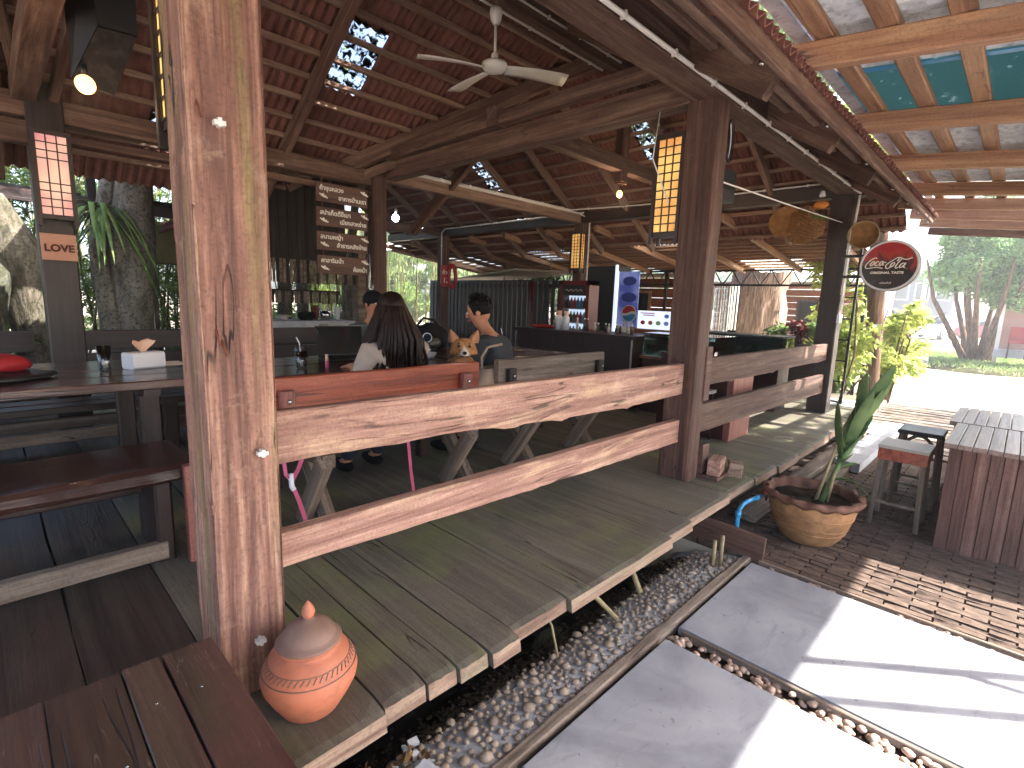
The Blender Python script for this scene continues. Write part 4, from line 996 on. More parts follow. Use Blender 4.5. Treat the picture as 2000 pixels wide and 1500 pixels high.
# ---- things on the tables
def drink(x, y, z, h, r, label, cat, straw=True, lid=True, par=None):
    t_ = thing('drinking_cup' if lid else 'drinking_glass', label, cat, (x, y, z)); M = Matrix.Translation((x, y, z + .001))
    obj('cup' if lid else 'tumbler', MB(True).lathe([(0, .002), (r * .72, .002), (r * .78, .01), (r, h), (r * .96, h), (r * .74, .014), (0, .014)], 24), 'glass', t_, M)
    obj('water', MB(True).lathe([(0, .015), (r * .73, .015), (r * .86, h * .62), (0, h * .62)], 20), 'glass' if not lid else 'grey_plate', t_, M)
    if lid: obj('lid', MB(True).lathe([(r * 1.04, h), (r * .95, h + .02), (r * .5, h + .035), (0, h + .04)], 20), 'glass', t_, M)
    if straw: obj('straw', MB(True).tube([(0, 0, .03), (-.01, 0, h + .05), (-.03, 0, h + .09)], .004, 6), 'white_plastic', t_, M)
drink(.475, 3.83, 1.101, .15, .037, 'clear glass of water on the polished table beside the tissue box', 'glass', False, False)
drink(1.47, 3.42, 1.101, .115, .042, 'plastic iced drink cup with a white straw left of the laptop', 'cup')
drink(3.55, 3.62, 1.101, .13, .042, 'plastic cup with a straw at the right hand of the man in grey', 'cup')
t_ = thing('tissue_box', 'white tissue box with a tissue sticking out beside the water glass', 'tissue box', (.68, 3.9, 1.1)); M = Matrix.Translation((.68, 3.9, 1.101)) @ Matrix.Rotation(.35, 4, 'Z')
v_, f_ = timber(.19, .12, .10, 1, 0, .012); obj('box', mesh('box', v_, f_), 'white_plastic', t_, M @ Matrix.Translation((-.095, 0, .05)))
ti = MB(True)
tv_ = []
for i in range(9):
    for j in range(5):
        u = i / 8; a = (u - .5) * 2.6; tv_.append((math.sin(a) * .045 * (.4 + .3 * j), math.cos(a * 1.6) * .012 * j * .8, .10 + .016 * j + .008 * math.sin(u * 14 + j) + .012 * u * (j / 4)))
ti.add(tv_, [(i * 5 + j, (i + 1) * 5 + j, (i + 1) * 5 + j + 1, i * 5 + j + 1) for i in range(8) for j in range(4)]); o = obj('tissue', ti, 'tissue', t_, M); o.modifiers.new('thickness', 'SOLIDIFY').thickness = .002
# red bag
t_ = thing('red_bag', 'red and black folded bag on the left end of the polished table', 'bag', (-.05, 3.75, 1.1))
def lump(name, c, r, mat, par, seed=1, n=20, m=12, amp=.12, M=None):
    mb = MB(True).sphere((0, 0, 0), r, n, m); mb.v = [tuple(Vector(v) * (1 + amp * noise.noise(Vector(v) * 9 + Vector((seed, 0, 0))))) for v in mb.v]
    return obj(name, mb, mat, par, Matrix.Translation(c) @ (M or Matrix.Identity(4)))
lump('bag_body', (-.10, 3.78, 1.165), (.26, .13, .065), 'bag_red', t_, 2, amp=.3, M=Matrix.Rotation(-.12, 4, 'Y')); lump('bag_flap', (-.02, 3.70, 1.12), (.25, .16, .03), 'black', t_, 5, amp=.4)
lump('pocket', (-.18, 3.68, 1.15), (.15, .06, .045), 'bag_red', t_, 7, amp=.3); obj('strap', MB(True).tube([(-.3, 3.62, 1.14), (-.1, 3.60, 1.16), (.05, 3.64, 1.135), (.16, 3.72, 1.115)], .008, 6), 'bamboo_tan', t_)
# laptop
t_ = thing('laptop', 'open black laptop on the table beside the woman', 'laptop', (1.97, 3.8, 1.1)); M = Matrix.Translation((1.99, 3.86, 1.103)) @ Matrix.Rotation(-.12, 4, 'Z')
obj('base', MB().box((-.19, -.24, 0), (.19, 0, .014)), 'black', t_, M); obj('keys', MB().box((-.16, -.12, .014), (.16, -.02, .017)), 'black_matte', t_, M)
Ms = M @ Matrix.Translation((0, 0, .012)) @ Matrix.Rotation(R(-14), 4, 'X')
obj('screen', MB().box((-.19, 0, 0), (.19, .008, .24)), 'black', t_, Ms); obj('display', MB().box((-.18, -.002, .012), (.18, 0, .23)), 'glass_dark', t_, Ms); obj('rim', MB().box((-.195, .001, .238), (.195, .009, .243)), 'grey_plate', t_, Ms)
t_ = thing('lipstick', 'small pink lip gloss tube standing in front of the laptop', 'lipstick', (1.60, 3.3, 1.1)); obj('tube', MB(True).tube([(1.60, 3.32, 1.101), (1.60, 3.32, 1.15)], .012, 10), 'pink_strap', t_); obj('cap', MB(True).tube([(1.60, 3.32, 1.15), (1.60, 3.32, 1.195)], .011, 10), 'tissue', t_)
for (x, y, r, lb) in ((2.52, 3.45, .08, 'white bowl on the table between the woman and the dog'), (2.72, 3.75, .055, 'small metal bowl behind the dog')):
    t_ = thing('bowl', lb, 'bowl', (x, y, 1.1)); obj('bowl_wall', MB(True).lathe([(0, 0), (r * .5, 0), (r * .8, .02), (r, .05), (r * .96, .05), (r * .7, .022), (0, .012)], 24), 'white_plastic' if r > .06 else 'chrome', t_, Matrix.Translation((x, y, 1.101)))
t_ = thing('menu_card', 'open menu lying at the right end of the polished table', 'menu', (.80, 4.05, 1.1)); obj('page', MB().box((.70, 3.95, 1.101), (.92, 4.15, 1.105)), 'paper', t_); obj('cover', MB().box((.69, 3.94, 1.0975), (.93, 4.16, 1.101)), 'black', t_)
# backpack on far side
t_ = thing('backpack', 'dark backpack with a round badge behind the dog', 'backpack', (2.95, 4.15, 1.1)); lump('sack', (3.0, 4.1, 1.22), (.24, .14, .13), 'cap', t_, 3, amp=.35); lump('pocket', (2.9, 3.98, 1.17), (.15, .07, .07), 'black', t_, 9, amp=.3); obj('strap', MB(True).tube([(2.85, 4.1, 1.3), (2.95, 4.1, 1.40), (3.08, 4.1, 1.38), (3.14, 4.1, 1.3)], .012, 6), 'cap', t_)
M = face((2.86, 3.91, 1.23), (.75, -.6, 0), (0, 0, 1)); obj('badge', MB(True).lathe([(.045, 0), (.045, .004), (.036, .005), (.036, 0)], 24), 'white_plastic', t_, M); obj('badge_face', MB(True).lathe([(0, .003), (.036, .003)], 24), 'jeans', t_, M)
# beige bag hanging between benches
t_ = thing('tote_bag', 'beige canvas bag hanging between the two benches', 'bag', (2.45, 2.58, .9))
vs = []; N = 10
for j in range(9):
    z = 1.135 - .30 * j / 8; w = (.07 + .10 * min(1, j / 3)); d_ = .03 + .06 * math.sin(math.pi * min(1, .15 + j / 9))
    for i in range(16): a = 2 * math.pi * i / 16; vs.append((2.43 + w * math.copysign(abs(math.cos(a)) ** .6, math.cos(a)), 2.60 + d_ * math.sin(a), z + .01 * math.cos(a)))
obj('bag_body', mesh('bag_body', vs, [(j * 16 + i, j * 16 + (i + 1) % 16, (j + 1) * 16 + (i + 1) % 16, (j + 1) * 16 + i) for j in range(8) for i in range(16)] + [tuple(range(8 * 16, 9 * 16))], True), 'bag_beige', t_)
obj('strap', MB(True).tube([(2.36, 2.6, 1.13), (2.40, 2.65, 1.2), (2.5, 2.7, 1.26), (2.66, 2.72, 1.275)], .009, 8), 'bag_beige', t_); obj('strap', MB(True).tube([(2.5, 2.58, 1.13), (2.55, 2.55, 1.05), (2.58, 2.52, .98)], .011, 8), 'cap', t_)
# pink leash
t_ = thing('dog_leash', 'pink dog leash hanging down behind the rail', 'leash')
def ribbon(name, pts, w, mat, par):
    vs = []; pts = [Vector(p) for p in pts]
    for p in pts: vs += [p - Vector((w / 2 * .75, -w / 2 * .5, 0)), p + Vector((w / 2 * .75, -w / 2 * .5, 0))]
    o = obj(name, mesh(name, vs, [(2 * i, 2 * i + 1, 2 * i + 3, 2 * i + 2) for i in range(len(pts) - 1)]), mat, par); o.modifiers.new('thickness', 'SOLIDIFY').thickness = .003
ribbon('webbing', [(.96, 2.45, 1.0), (.93, 2.4, .86), (.92, 2.35, .76), (.95, 2.36, .72)], .018, 'pink_strap', t_); ribbon('webbing', [(.95, 2.36, .72), (1.0, 2.4, .76), (1.06, 2.45, .84), (1.14, 2.5, .95)], .022, 'pink_strap', t_)
ribbon('webbing', [(.95, 2.36, .71), (.98, 2.36, .62), (1.02, 2.38, .50), (1.08, 2.4, .40), (1.12, 2.4, .356)], .022, 'pink_strap', t_); obj('clip', MB(True).tube([(.945, 2.355, .76), (.945, 2.35, .70), (.955, 2.35, .68)], .012, 8), 'white_plastic', t_)
ribbon('webbing', [(1.66, 2.46, .98), (1.66, 2.45, .80), (1.68, 2.45, .6), (1.72, 2.47, .42), (1.74, 2.48, .356)], .02, 'pink_strap', t_)

# ---- people
def skin(name, J, E, mat, par, lv=2, M=None):
    """J: list of (x,y,z,r or (rx,ry)); E: edges; root first"""
    me = bpy.data.meshes.new(name); me.from_pydata([j[:3] for j in J], E, []); me.materials.append(MAT[mat])
    o = obj(name, me, None, par, M); o.modifiers.new('skin', 'SKIN'); sv_ = me.skin_vertices[0].data
    for k, j in enumerate(J):
        r = j[3]; sv_[k].radius = r if isinstance(r, tuple) else (r, r); sv_[k].use_root = (k == 0)
    s = o.modifiers.new('smooth', 'SUBSURF'); s.levels = lv; s.render_levels = lv; s2 = o.modifiers[0]; s2.use_smooth_shade = True
    bpy.context.view_layer.update(); ev = bpy.data.meshes.new_from_object(o.evaluated_get(bpy.context.evaluated_depsgraph_get()))
    o.modifiers.clear(); o.data = ev; return o
def head_extra(t_, M, face_mat='skin'):
    """eyes, nose, lips and ears on a head whose local -Y is the face, centred in M"""
    for s_ in (-1, 1):
        obj('eye', MB(True).sphere((s_ * .032, -.088, .008), (.014, .008, .008), 10, 6), 'white_plastic', t_, M); obj('eye_pupil', MB(True).sphere((s_ * .032, -.0955, .008), (.006, .003, .006), 8, 6), 'hair_black', t_, M)
        obj('brow', MB(True).tube([(s_ * .018, -.096, .03), (s_ * .047, -.087, .032)], .004, 6), 'hair_black', t_, M)
    obj('lips', MB(True).sphere((0, -.092, -.05), (.022, .010, .007), 10, 6), 'pink_strap', t_, M)
def person(label, loc, rz, shirt, hairmat, hair, lean=0, cat='person', arms=None, turn=0, legs=True, z0=.80, hs=1.0):
    """seated figure in local coords facing -Y, seat at z0"""
    t_ = thing('person', label, cat, (loc[0], loc[1], z0), rz); M0 = Matrix.Translation((loc[0], loc[1], 0)) @ Matrix.Rotation(rz, 4, 'Z')
    ly = lambda z: -lean * (z - .85)
    zc, zn, zh = z0 + .30, z0 + .50, z0 + .66
    a = arms or [((-.19, ly(zn), zn - .05), (-.24, -.10 + ly(zc), zc - .05), (-.14, -.34, z0 + .32)), ((.19, ly(zn), zn - .05), (.24, -.10 + ly(zc), zc - .05), (.12, -.36, z0 + .32))]
    J = [(0, 0, z0 + .08, (.15, .11)), (0, ly(z0 + .2), z0 + .2, (.13, .10)), (0, ly(zc), zc + .04, (.15, .105)), (0, ly(zn) - .01, zn - .03, (.08, .06)), (0, ly(zn) - .02, zn + .05, .047), (0, ly(zh) - .035, zh - .02, (.068, .08)), (0, ly(zh) - .03, zh + .05, (.078, .092)), (0, ly(zh) - .02, zh + .10, (.05, .06))]
    E = [(0, 1), (1, 2), (2, 3), (3, 4), (4, 5), (5, 6), (6, 7)]
    JS = [(0, 0, z0 + .05, (.165, .125)), (0, ly(z0 + .2), z0 + .2, (.150, .118)), (0, ly(zc), zc + .04, (.172, .125)), (0, ly(zn), zn - .03, (.15, .10)), (0, ly(zn) - .01, zn + .035, (.078, .074))]
    ES = [(0, 1), (1, 2), (2, 3), (3, 4)]
    for (sh, el, ha) in a:
        n = len(J); J += [(*sh, .055), (*el, .038), (*ha, .027), (ha[0] * .9, ha[1] - .06, ha[2] - .005, (.032, .016))]; E += [(3, n), (n, n + 1), (n + 1, n + 2), (n + 2, n + 3)]
        m = len(JS); mid = Vector(sh).lerp(Vector(el), .85); JS += [(*sh, .078), (*mid, .062)]; ES += [(3, m), (m, m + 1)]
        for f in range(5):
            n2 = len(J); dx = (f - 2) * .014; L_ = (.035, .06, .068, .062, .048)[f]
            J += [(ha[0] * .9 + dx, ha[1] - .10 + .012 * (f == 0), ha[2] - .01, .0085), (ha[0] * .9 + dx * 1.2, ha[1] - .10 - L_ * .6, ha[2] - .022, .0075)]; E += [(n + 3, n2), (n2, n2 + 1)]
    if legs:
        for s_ in (-1, 1):
            n = len(J); J += [(s_ * .10, -.06, z0 + .07, .085), (s_ * .12, -.42, z0 + .07, .062), (s_ * .12, -.45, z0 - .36, .04), (s_ * .12, -.57, z0 - .40, (.035, .022))]; E += [(0, n), (n, n + 1), (n + 1, n + 2), (n + 2, n + 3)]
            m = len(JS)
    skin('body', J, E, 'skin', t_, 1, M0); skin('shirt', JS, ES, shirt, t_, 2, M0)
    if legs:
        JT = [(0, 0, z0 + .08, (.165, .12))]; ET = []
        for s_ in (-1, 1):
            m = len(JT); JT += [(s_ * .10, -.06, z0 + .07, .095), (s_ * .12, -.42, z0 + .07, .075), (s_ * .12, -.45, z0 - .37, .052)]; ET += [(0, m), (m, m + 1), (m + 1, m + 2)]
        skin('trousers', JT, ET, 'jeans', t_, 1, M0)
        for s_ in (-1, 1): obj('shoe', MB(True).sphere((s_ * .12, -.52, z0 - .405), (.045, .13, .045), 14, 8), 'cap', t_, M0)
    Mh = M0 @ Matrix.Translation((0, ly(zh) - .028, zh + .035)) @ Matrix.Rotation(turn, 4, 'Z') @ Matrix.Rotation(.25 if lean > .3 else 0, 4, 'X')
    obj('head', MB(True).sphere((0, 0, .01), (.076, .094, .108), 20, 14), 'skin', t_, Mh); head_extra(t_, Mh)
    obj('nose', MB(True).sphere((0, -.098, -.012), (.012, .016, .022), 10, 8), 'skin', t_, Mh)
    for s_ in (-1, 1): obj('ear', MB(True).sphere((s_ * .078, .005, -.002), (.01, .022, .032), 10, 8), 'skin', t_, Mh)
    hb = MB(True).sphere((0, .014, .03), (.090, .100, .105), 24, 14)
    keep = []; hb.v = [v if v[1] > -.045 or v[2] > .085 else (v[0], max(v[1], -.062), max(v[2], .055)) for v in hb.v]
    hb.v = [(x * (1 + .04 * noise.noise(Vector((x, y, z)) * 40)), y * (1 + .04 * noise.noise(Vector((x, y, z)) * 30)), max(z, -.03) * (1 + .03 * noise.noise(Vector((x, y, z)) * 50))) for x, y, z in hb.v]
    obj('hair_cap', hb, hairmat, t_, Mh)
    if hair == 'long':
        hm = MB(True)
        for k in range(230):
            a_ = R(-15 + 210 * random.random()); r0 = random.uniform(.9, 1); top = Vector((.05 * math.cos(a_), .05 * math.sin(a_) + .01, .11)); q = Vector((math.cos(a_) * .093, .012 + math.sin(a_) * .103, .02)) * r0
            spread = random.uniform(.8, 1.65); zb = random.uniform(-.58, -.42); w1 = Vector((math.cos(a_) * .115 * spread, .05 + math.sin(a_) * .10 * spread, -.17)); w2 = Vector((math.cos(a_) * .14 * spread + random.gauss(0, .015), .05 + math.sin(a_) * .07 + random.gauss(0, .01), zb))
            hm.tube([top, q, w1, (w1 + w2) / 2 + Vector((random.gauss(0, .01), .02, 0)), w2], [.010, .013, .012, .008, .002], 5)
        obj('long_hair', hm, hairmat, t_, Mh)
    elif hair == 'short':
        hm = MB(True)
        for k in range(260):
            d = Vector((random.gauss(0, 1), random.gauss(.4, 1), random.gauss(.5, 1))).normalized()
            if d.y < -.35 and d.z < .75 or d.z < -.25: continue
            p = Vector((d.x * .088, .014 + d.y * .099, .03 + d.z * .103)); hm.tube([p, p + (d + Vector((0, -.5, .3))) * .022], [.005, .0015], 4)
        obj('hair_tuft', hm, hairmat, t_, Mh)
    elif hair == 'cap':
        obj('cap', MB(True).sphere((0, .005, .045), (.095, .105, .085), 20, 10), 'cap', t_, Mh); obj('cap_peak', MB(True).sphere((0, -.12, .05), (.06, .07, .01), 14, 6), 'cap', t_, Mh)
    return t_, M0
random.seed(11)
person('woman with very long dark hair and cream top, back to the rail', (1.86, 2.83), math.pi + .05, 'blouse', 'hair', 'long', .12, turn=-.35)
person('man in a dark grey t-shirt leaning over the table right of the dog', (2.90, 2.86), math.pi + .42, 'tshirt', 'hair_black', 'short', .42, turn=.25, z0=.80)
person('person in a dark cap and grey checked shirt across from the woman', (2.62, 4.55), .1, 'plaid', 'hair_black', 'cap', .1, z0=.82)
person('worker in a white sleeve bending at the dark glass counter', (7.0, 2.9), 1.2, 'white_cloth', 'hair_black', 'short', .5, z0=.45, legs=False)

# ---- corgi
DX, DY = 2.36, 2.80
t_ = thing('corgi', 'orange and white corgi looking over the back of the red bench', 'dog', (DX, DY, .8))
face_rz = math.atan2(-DX, DY) * 1 ; Md = Matrix.Translation((DX, DY, 0)) @ Matrix.Rotation(math.atan2(-.62, .80) , 4, 'Z')   # local -Y looks at the yard
Md = Matrix.Translation((DX, DY, 0)) @ Matrix.Rotation(-.64, 4, 'Z')
Jb = [(0, .10, 1.03, (.12, .11)), (0, .04, 1.13, .10), (0, .03, 1.20, .08), (0, .30, .95, (.10, .10)), (0, .42, .90, (.10, .09)), (.05, .0, .98, .035), (.05, -.02, .83, .025), (.05, -.05, .815, .02), (-.05, .0, .98, .035), (-.05, -.02, .83, .025), (-.05, -.05, .815, .02), (.07, .44, .86, .05), (.07, .38, .83, .03), (-.07, .44, .86, .05), (-.07, .38, .83, .03), (0, .52, .95, .03), (0, .56, 1.0, .02)]
skin('body', Jb, [(0, 1), (1, 2), (0, 3), (3, 4), (0, 5), (5, 6), (6, 7), (0, 8), (8, 9), (9, 10), (4, 11), (11, 12), (4, 13), (13, 14), (4, 15), (15, 16)], 'corgi', t_, 2, Md)
Mh = Md @ Matrix.Translation((0, -.02, 1.258)) @ Matrix.Scale(1.18, 4)
hd = MB(True); n_, m_ = 28, 18; vs = []
for i in range(m_ + 1):
    th = math.pi * i / m_
    for k in range(n_):
        a = 2 * math.pi * k / n_; d = Vector((math.sin(th) * math.cos(a), math.sin(th) * math.sin(a), math.cos(th)))
        p = Vector((d.x * .072, d.y * .066, d.z * .058))
        ch = math.exp(-((abs(d.x) - .75) ** 2 / .06 + (d.z + .3) ** 2 / .12)); p += Vector((math.copysign(.026, d.x) * ch, 0, -.012 * ch))
        mz = math.exp(-((d.x / .42) ** 2 + ((d.z + .38) / .34) ** 2)) if d.y < 0 else 0; p += Vector((0, -.072 * mz, -.014 * mz))
        fl_ = .0025 * noise.noise(p * 60); vs.append(p * (1 + fl_ * 8))
hd.add(vs, [(i * n_ + k, (i + 1) * n_ + k, (i + 1) * n_ + (k + 1) % n_, i * n_ + (k + 1) % n_) for i in range(m_) for k in range(n_)])
obj('head', hd, 'corgi', t_, Mh)
for s_ in (-1, 1):
    e = MB(True); vs = []
    for i in range(9):
        u = i / 8; w = .034 * (1 - u ** 1.9) + .003; c = Vector((s_ * (.050 + .030 * u), -.010, .028 + .080 * u))
        vs += [c + Vector((-w, .0, 0)), c + Vector((0, .014 * (1 - u), 0)), c + Vector((w, 0, 0)), c + Vector((0, -.002, 0))]
    e.add(vs, [(4 * i + a, 4 * i + (a + 1) % 4, 4 * i + 4 + (a + 1) % 4, 4 * i + 4 + a) for i in range(8) for a in range(4)] + [(32, 33, 34, 35)])
    o = obj('ear', e, 'fur_orange' if 'fur_orange' in MAT else 'corgi_ear' if 'corgi_ear' in MAT else None, t_, Mh); o.data.materials.append(plain('ear_fur', 'b08060', .9, .1, var=.15))
    obj('eye', MB(True).sphere((s_ * .030, -.058, .010), (.0105, .007, .010), 10, 8), 'hair_black', t_, Mh); obj('brow_patch', MB(True).sphere((s_ * .031, -.0505, .026), (.010, .006, .005), 10, 6), 'bark_brown', t_, Mh)
obj('nose', MB(True).sphere((0, -.132, -.020), (.013, .010, .010), 12, 8), 'hair_black', t_, Mh); obj('mouth', MB(True).tube([(-.026, -.100, -.045), (-.012, -.122, -.040), (0, -.130, -.036), (.012, -.122, -.040), (.026, -.100, -.045)], .0022, 6), 'hair_black', t_, Mh)

# ================================================================ HANGING AND WALL PIECES
def lantern(label, cx, cy, z0, z1, hw, hd_, face_dir='x', pane='pane_warm', cols=3, rows=11, blank=None):
    t_ = thing('lantern', label, 'lantern', (cx, cy, z0), group='wooden lattice lanterns on the posts')
    for sx_ in (-1, 1):
        for sy in (-1, 1): obj('corner_post', MB().box((cx + sx_ * hw - .012, cy + sy * hd_ - .012, z0 - .05), (cx + sx_ * hw + .012, cy + sy * hd_ + .012, z1)), 'dark_wood_z', t_)
    obj('top_cap', MB().box((cx - hw - .012, cy - hd_ - .012, z1), (cx + hw + .012, cy + hd_ + .012, z1 + .03)), 'dark_wood', t_); obj('bottom_board', MB().box((cx - hw, cy - hd_, z0 - .0), (cx + hw, cy + hd_, z0 + .03)), 'dark_wood', t_)
    for nrm in ('x-', 'x+', 'y-', 'y+'):
        ax_ = nrm[0]; sg = -1 if nrm[1] == '-' else 1; half = hd_ if ax_ == 'x' else hw
        off = (hw if ax_ == 'x' else hd_) * sg; w = 2 * half - .024; zz0, zz1 = z0 + .03, z1
        def bx3(u0, u1, za, zb, d0, d1):
            if ax_ == 'x': return (cx + off - d1 * .5 if 0 else min(cx + off * (1 - 0) + sg * d0, cx + off + sg * d1), cy + u0, za), (max(cx + off + sg * d0, cx + off + sg * d1), cy + u1, zb)
            return (cx + u0, min(cy + off + sg * d0, cy + off + sg * d1), za), (cx + u1, max(cy + off + sg * d0, cy + off + sg * d1), zb)
        obj('paper_pane', MB().box(*bx3(-w / 2, w / 2, zz0, zz1, -.006, -.003)), pane, t_)
        g = MB(); nc = cols if half > .06 else 2
        for i in range(nc + 1): u = -w / 2 + w * i / nc; g.box(*bx3(u - .004, u + .004, zz0, zz1, -.003, .004))
        for j in range(rows + 1):
            if blank and blank[0] < j < blank[1]: continue
            z = zz0 + (zz1 - zz0) * j / rows; g.box(*bx3(-w / 2, w / 2, z - .004, z + .004, -.0025, .0035))
        obj('lattice', g, 'dark_wood', t_)
    return t_
lantern('tall amber lattice lantern on the second front post', 3.50, 1.915, 2.08, 2.74, .055, .10)
lantern('tall yellow lattice lantern beside the near front post', .50, 1.905, 2.08, 2.78, .055, .10)
lantern('pink glowing lattice lantern above the small plaque', .47, 5.42, 2.09, 2.70, .105, .05, pane='pane_pink', rows=10, blank=(4, 7))
lantern('small amber lantern on the far corner post', 7.12, 5.52, 2.13, 2.72, .06, .10)
for (x, y, z) in ((.445, 3.38, 2.555),): 
    t_ = thing('light_bulb', 'bright warm bulb under the roof at the upper left', 'light bulb', (x, y, z)); obj('globe', MB(True).sphere((x, y, z), .042), 'lamp_warm', t_); obj('holder', MB(True).tube([(x, y, z + .04), (x, y, z + .09)], .014, 8), 'black', t_)
    l = bpy.data.lights.new('bulb_light', 'POINT'); l.energy = 2.5; l.color = (1, .62, .35); l.shadow_soft_size = .04; lo = bpy.data.objects.new('bulb_light', l); COL.objects.link(lo); setpar(lo, t_, Matrix.Translation((x, y, z - .06)))
t_ = thing('light_bulb', 'glowing warm bulb hanging below the king post', 'light bulb', (5.38, 3.6, 2.86)); obj('globe', MB(True).sphere((5.38, 3.6, 2.87), (.035, .035, .042)), 'lamp_warm', t_); obj('cord', MB(True).tube([(5.38, 3.6, 3.0), (5.38, 3.6, 2.91)], .008, 6), 'black', t_)
l = bpy.data.lights.new('bulb_light', 'POINT'); l.energy = 5; l.color = (1, .68, .4); l.shadow_soft_size = .04; lo = bpy.data.objects.new('bulb_light', l); COL.objects.link(lo); setpar(lo, t_, Matrix.Translation((5.38, 3.6, 2.8)))
for x, y, z, lb in ((5.16, 8.0, 2.93, 'left of the two white bulbs over the kitchen'), (5.67, 8.0, 2.86, 'right of the two white bulbs over the kitchen')):
    t_ = thing('light_bulb', lb, 'light bulb', (x, y, z), group='white kitchen bulbs'); obj('globe', MB(True).sphere((x, y, z), (.06, .06, .065)), 'lamp_white', t_); obj('holder', MB(True).tube([(x, y, z + .05), (x, y, z + .16)], .02, 8), 'white_plastic', t_)
# black loudspeaker box hung near the left bulb
t_ = thing('speaker_box', 'dusty black speaker box hung at the upper left', 'speaker', (.6, 3.6, 2.7)); 
vs = [(.545, 3.60, 2.92), (.715, 3.60, 2.93), (.625, 3.78, 2.65), (.44, 3.78, 2.68), (.535, 3.60, 3.5), (.73, 3.60, 3.5), (.73, 3.98, 3.5), (.46, 3.98, 3.5)]
obj('cabinet', mesh('cabinet', vs, [(0, 1, 5, 4), (1, 2, 6, 5), (2, 3, 7, 6), (3, 0, 4, 7), (4, 5, 6, 7)]), 'black', t_)
g = [Vector(p) * .97 + Vector((.587, 3.69, 2.795)) * .03 for p in vs[:4]]; q = [p + Vector((0, -.006, -.004)) for p in g]
obj('grille', MB().add(g + q, [(4, 7, 6, 5), (0, 1, 5, 4), (1, 2, 6, 5), (2, 3, 7, 6), (3, 0, 4, 7)]), 'black_matte', t_)
obj('bracket', MB().bar((.6, 3.85, 3.45), (.5, 4.4, 3.62), .03), 'black_metal', t_)
obj('lamp_arm', MB(True).tube([(.445, 3.38, 2.62), (.46, 3.5, 2.68), (.48, 3.70, 2.72)], .01, 8), 'black_metal', t_)
for p, q in (((.16, 4.3, 3.6), (.34, 5.5, 2.98)), ((.62, 4.5, 3.5), (.52, 5.5, 3.0))): beam('brace', p, q, .06, .08, 'beam_wood', pv)
# ceiling fan
FX, FY, FZ = 3.33, 3.6, 3.60
t_ = thing('ceiling_fan', 'white three blade ceiling fan hanging from the ridge beam', 'fan', (FX, FY, FZ)); M = Matrix.Translation((FX, FY, FZ))
obj('motor', MB(True).lathe([(0, -.045), (.05, -.045), (.09, -.03), (.115, 0), (.11, .025), (.07, .045), (.03, .055), (0, .058)], 32), 'white_paint', t_, M)
obj('rod', MB(True).tube([(0, 0, .05), (0, 0, .40)], .012, 10), 'white_paint', t_, M); obj('canopy', MB(True).lathe([(.02, .33), (.045, .37), (.055, .42), (.05, .46), (0, .47)], 24), 'white_paint', t_, M); obj('coupler', MB(True).lathe([(.012, .06), (.03, .065), (.03, .10), (.012, .12)], 16), 'white_paint', t_, M)
for a in (R(-28), R(150), R(82)):
    vs = []
    for i in range(9):
        u = i / 8; r = .1 + .57 * u; w = .055 + .035 * u; w *= (1 if i < 8 else .9); c = .010 * math.sin(u * 3)
        for s_, zz in ((-1, .022), (-.33, .006), (.33, -.006), (1, -.014)): vs.append((r, s_ * w, zz + c))
    o = obj('blade', mesh('blade', vs, [(4 * i + q, 4 * i + q + 1, 4 * i + q + 5, 4 * i + q + 4) for i in range(8) for q in range(3)], True), 'white_paint', t_, M @ Matrix.Rotation(a, 4, 'Z') @ Matrix.Translation((0, 0, -.02))); o.modifiers.new('thickness', 'SOLIDIFY').thickness = .006
# LOVE plaque
t_ = thing('love_plaque', 'small pink plaque reading LOVE nailed below the left lantern', 'sign', (.46, 5.44, 1.88)); obj('board', MB().box((.355, 5.44, 1.785), (.568, 5.455, 1.985)), 'sign_pink', t_); text('lettering', 'LOVE', .075, 'letter_brown', t_, face((.462, 5.437, 1.875), (1, 0, 0), (0, 0, 1)), .002, 0, .003)
# Thai menu boards
rows_ = [('ถ้ำขุนหลวง', 'อาหารบ้านเรา'), ('สปาเก็ตตี้ขี้เมา', 'เมี่ยงสาหร่าย'), ('สนามหญ้า', 'ลำธารหลังบ้าน'), ('ศาลาริมน้ำ', 'ห้องน้ำ')]
for k, (a, b) in enumerate(rows_):
    z1 = 2.735 - .245 * k; t_ = thing('menu_board', ['topmost', 'second from top', 'third from top', 'lowest'][k] + ' of the four hanging brown boards with white Thai writing', 'sign', (2.8, 5.38, z1 - .1), group='hanging direction boards')
    plank('board', 2.52, 3.10, 5.37, 5.395, z1 - .19, z1, 'board_wood', t_, bev=.003)
    F = lambda x, z: face((x, 5.368, z), (1, 0, 0), (0, 0, 1))
    text('lettering', a, .062, 'letter_white', t_, F(2.55, z1 - .055), .001, 0, .0015, 'LEFT'); text('lettering', b, .062, 'letter_white', t_, F(3.085, z1 - .135), .001, 0, .0015, 'RIGHT')
    for (x, z) in ((2.56, z1 - .135), (3.03, z1 - .05)):
        g = MB(True)
        for dx, dz_, r in ((-.035, .018, .008), (-.018, .01, .012), (0, .002, .014), (.0, .018, .010), (.022, -.004, .014), (.042, -.012, .009)): g.sphere((x + .03 + dx, 5.366, z + dz_), (r, .002, r), 8, 6)
        obj('flower_motif', g, 'letter_white', t_)
    for x in (2.58, 3.04): obj('hook', MB(True).tube([(x, 5.38, z1), (x, 5.38, z1 + .055)], .004, 6), 'rust', t_)
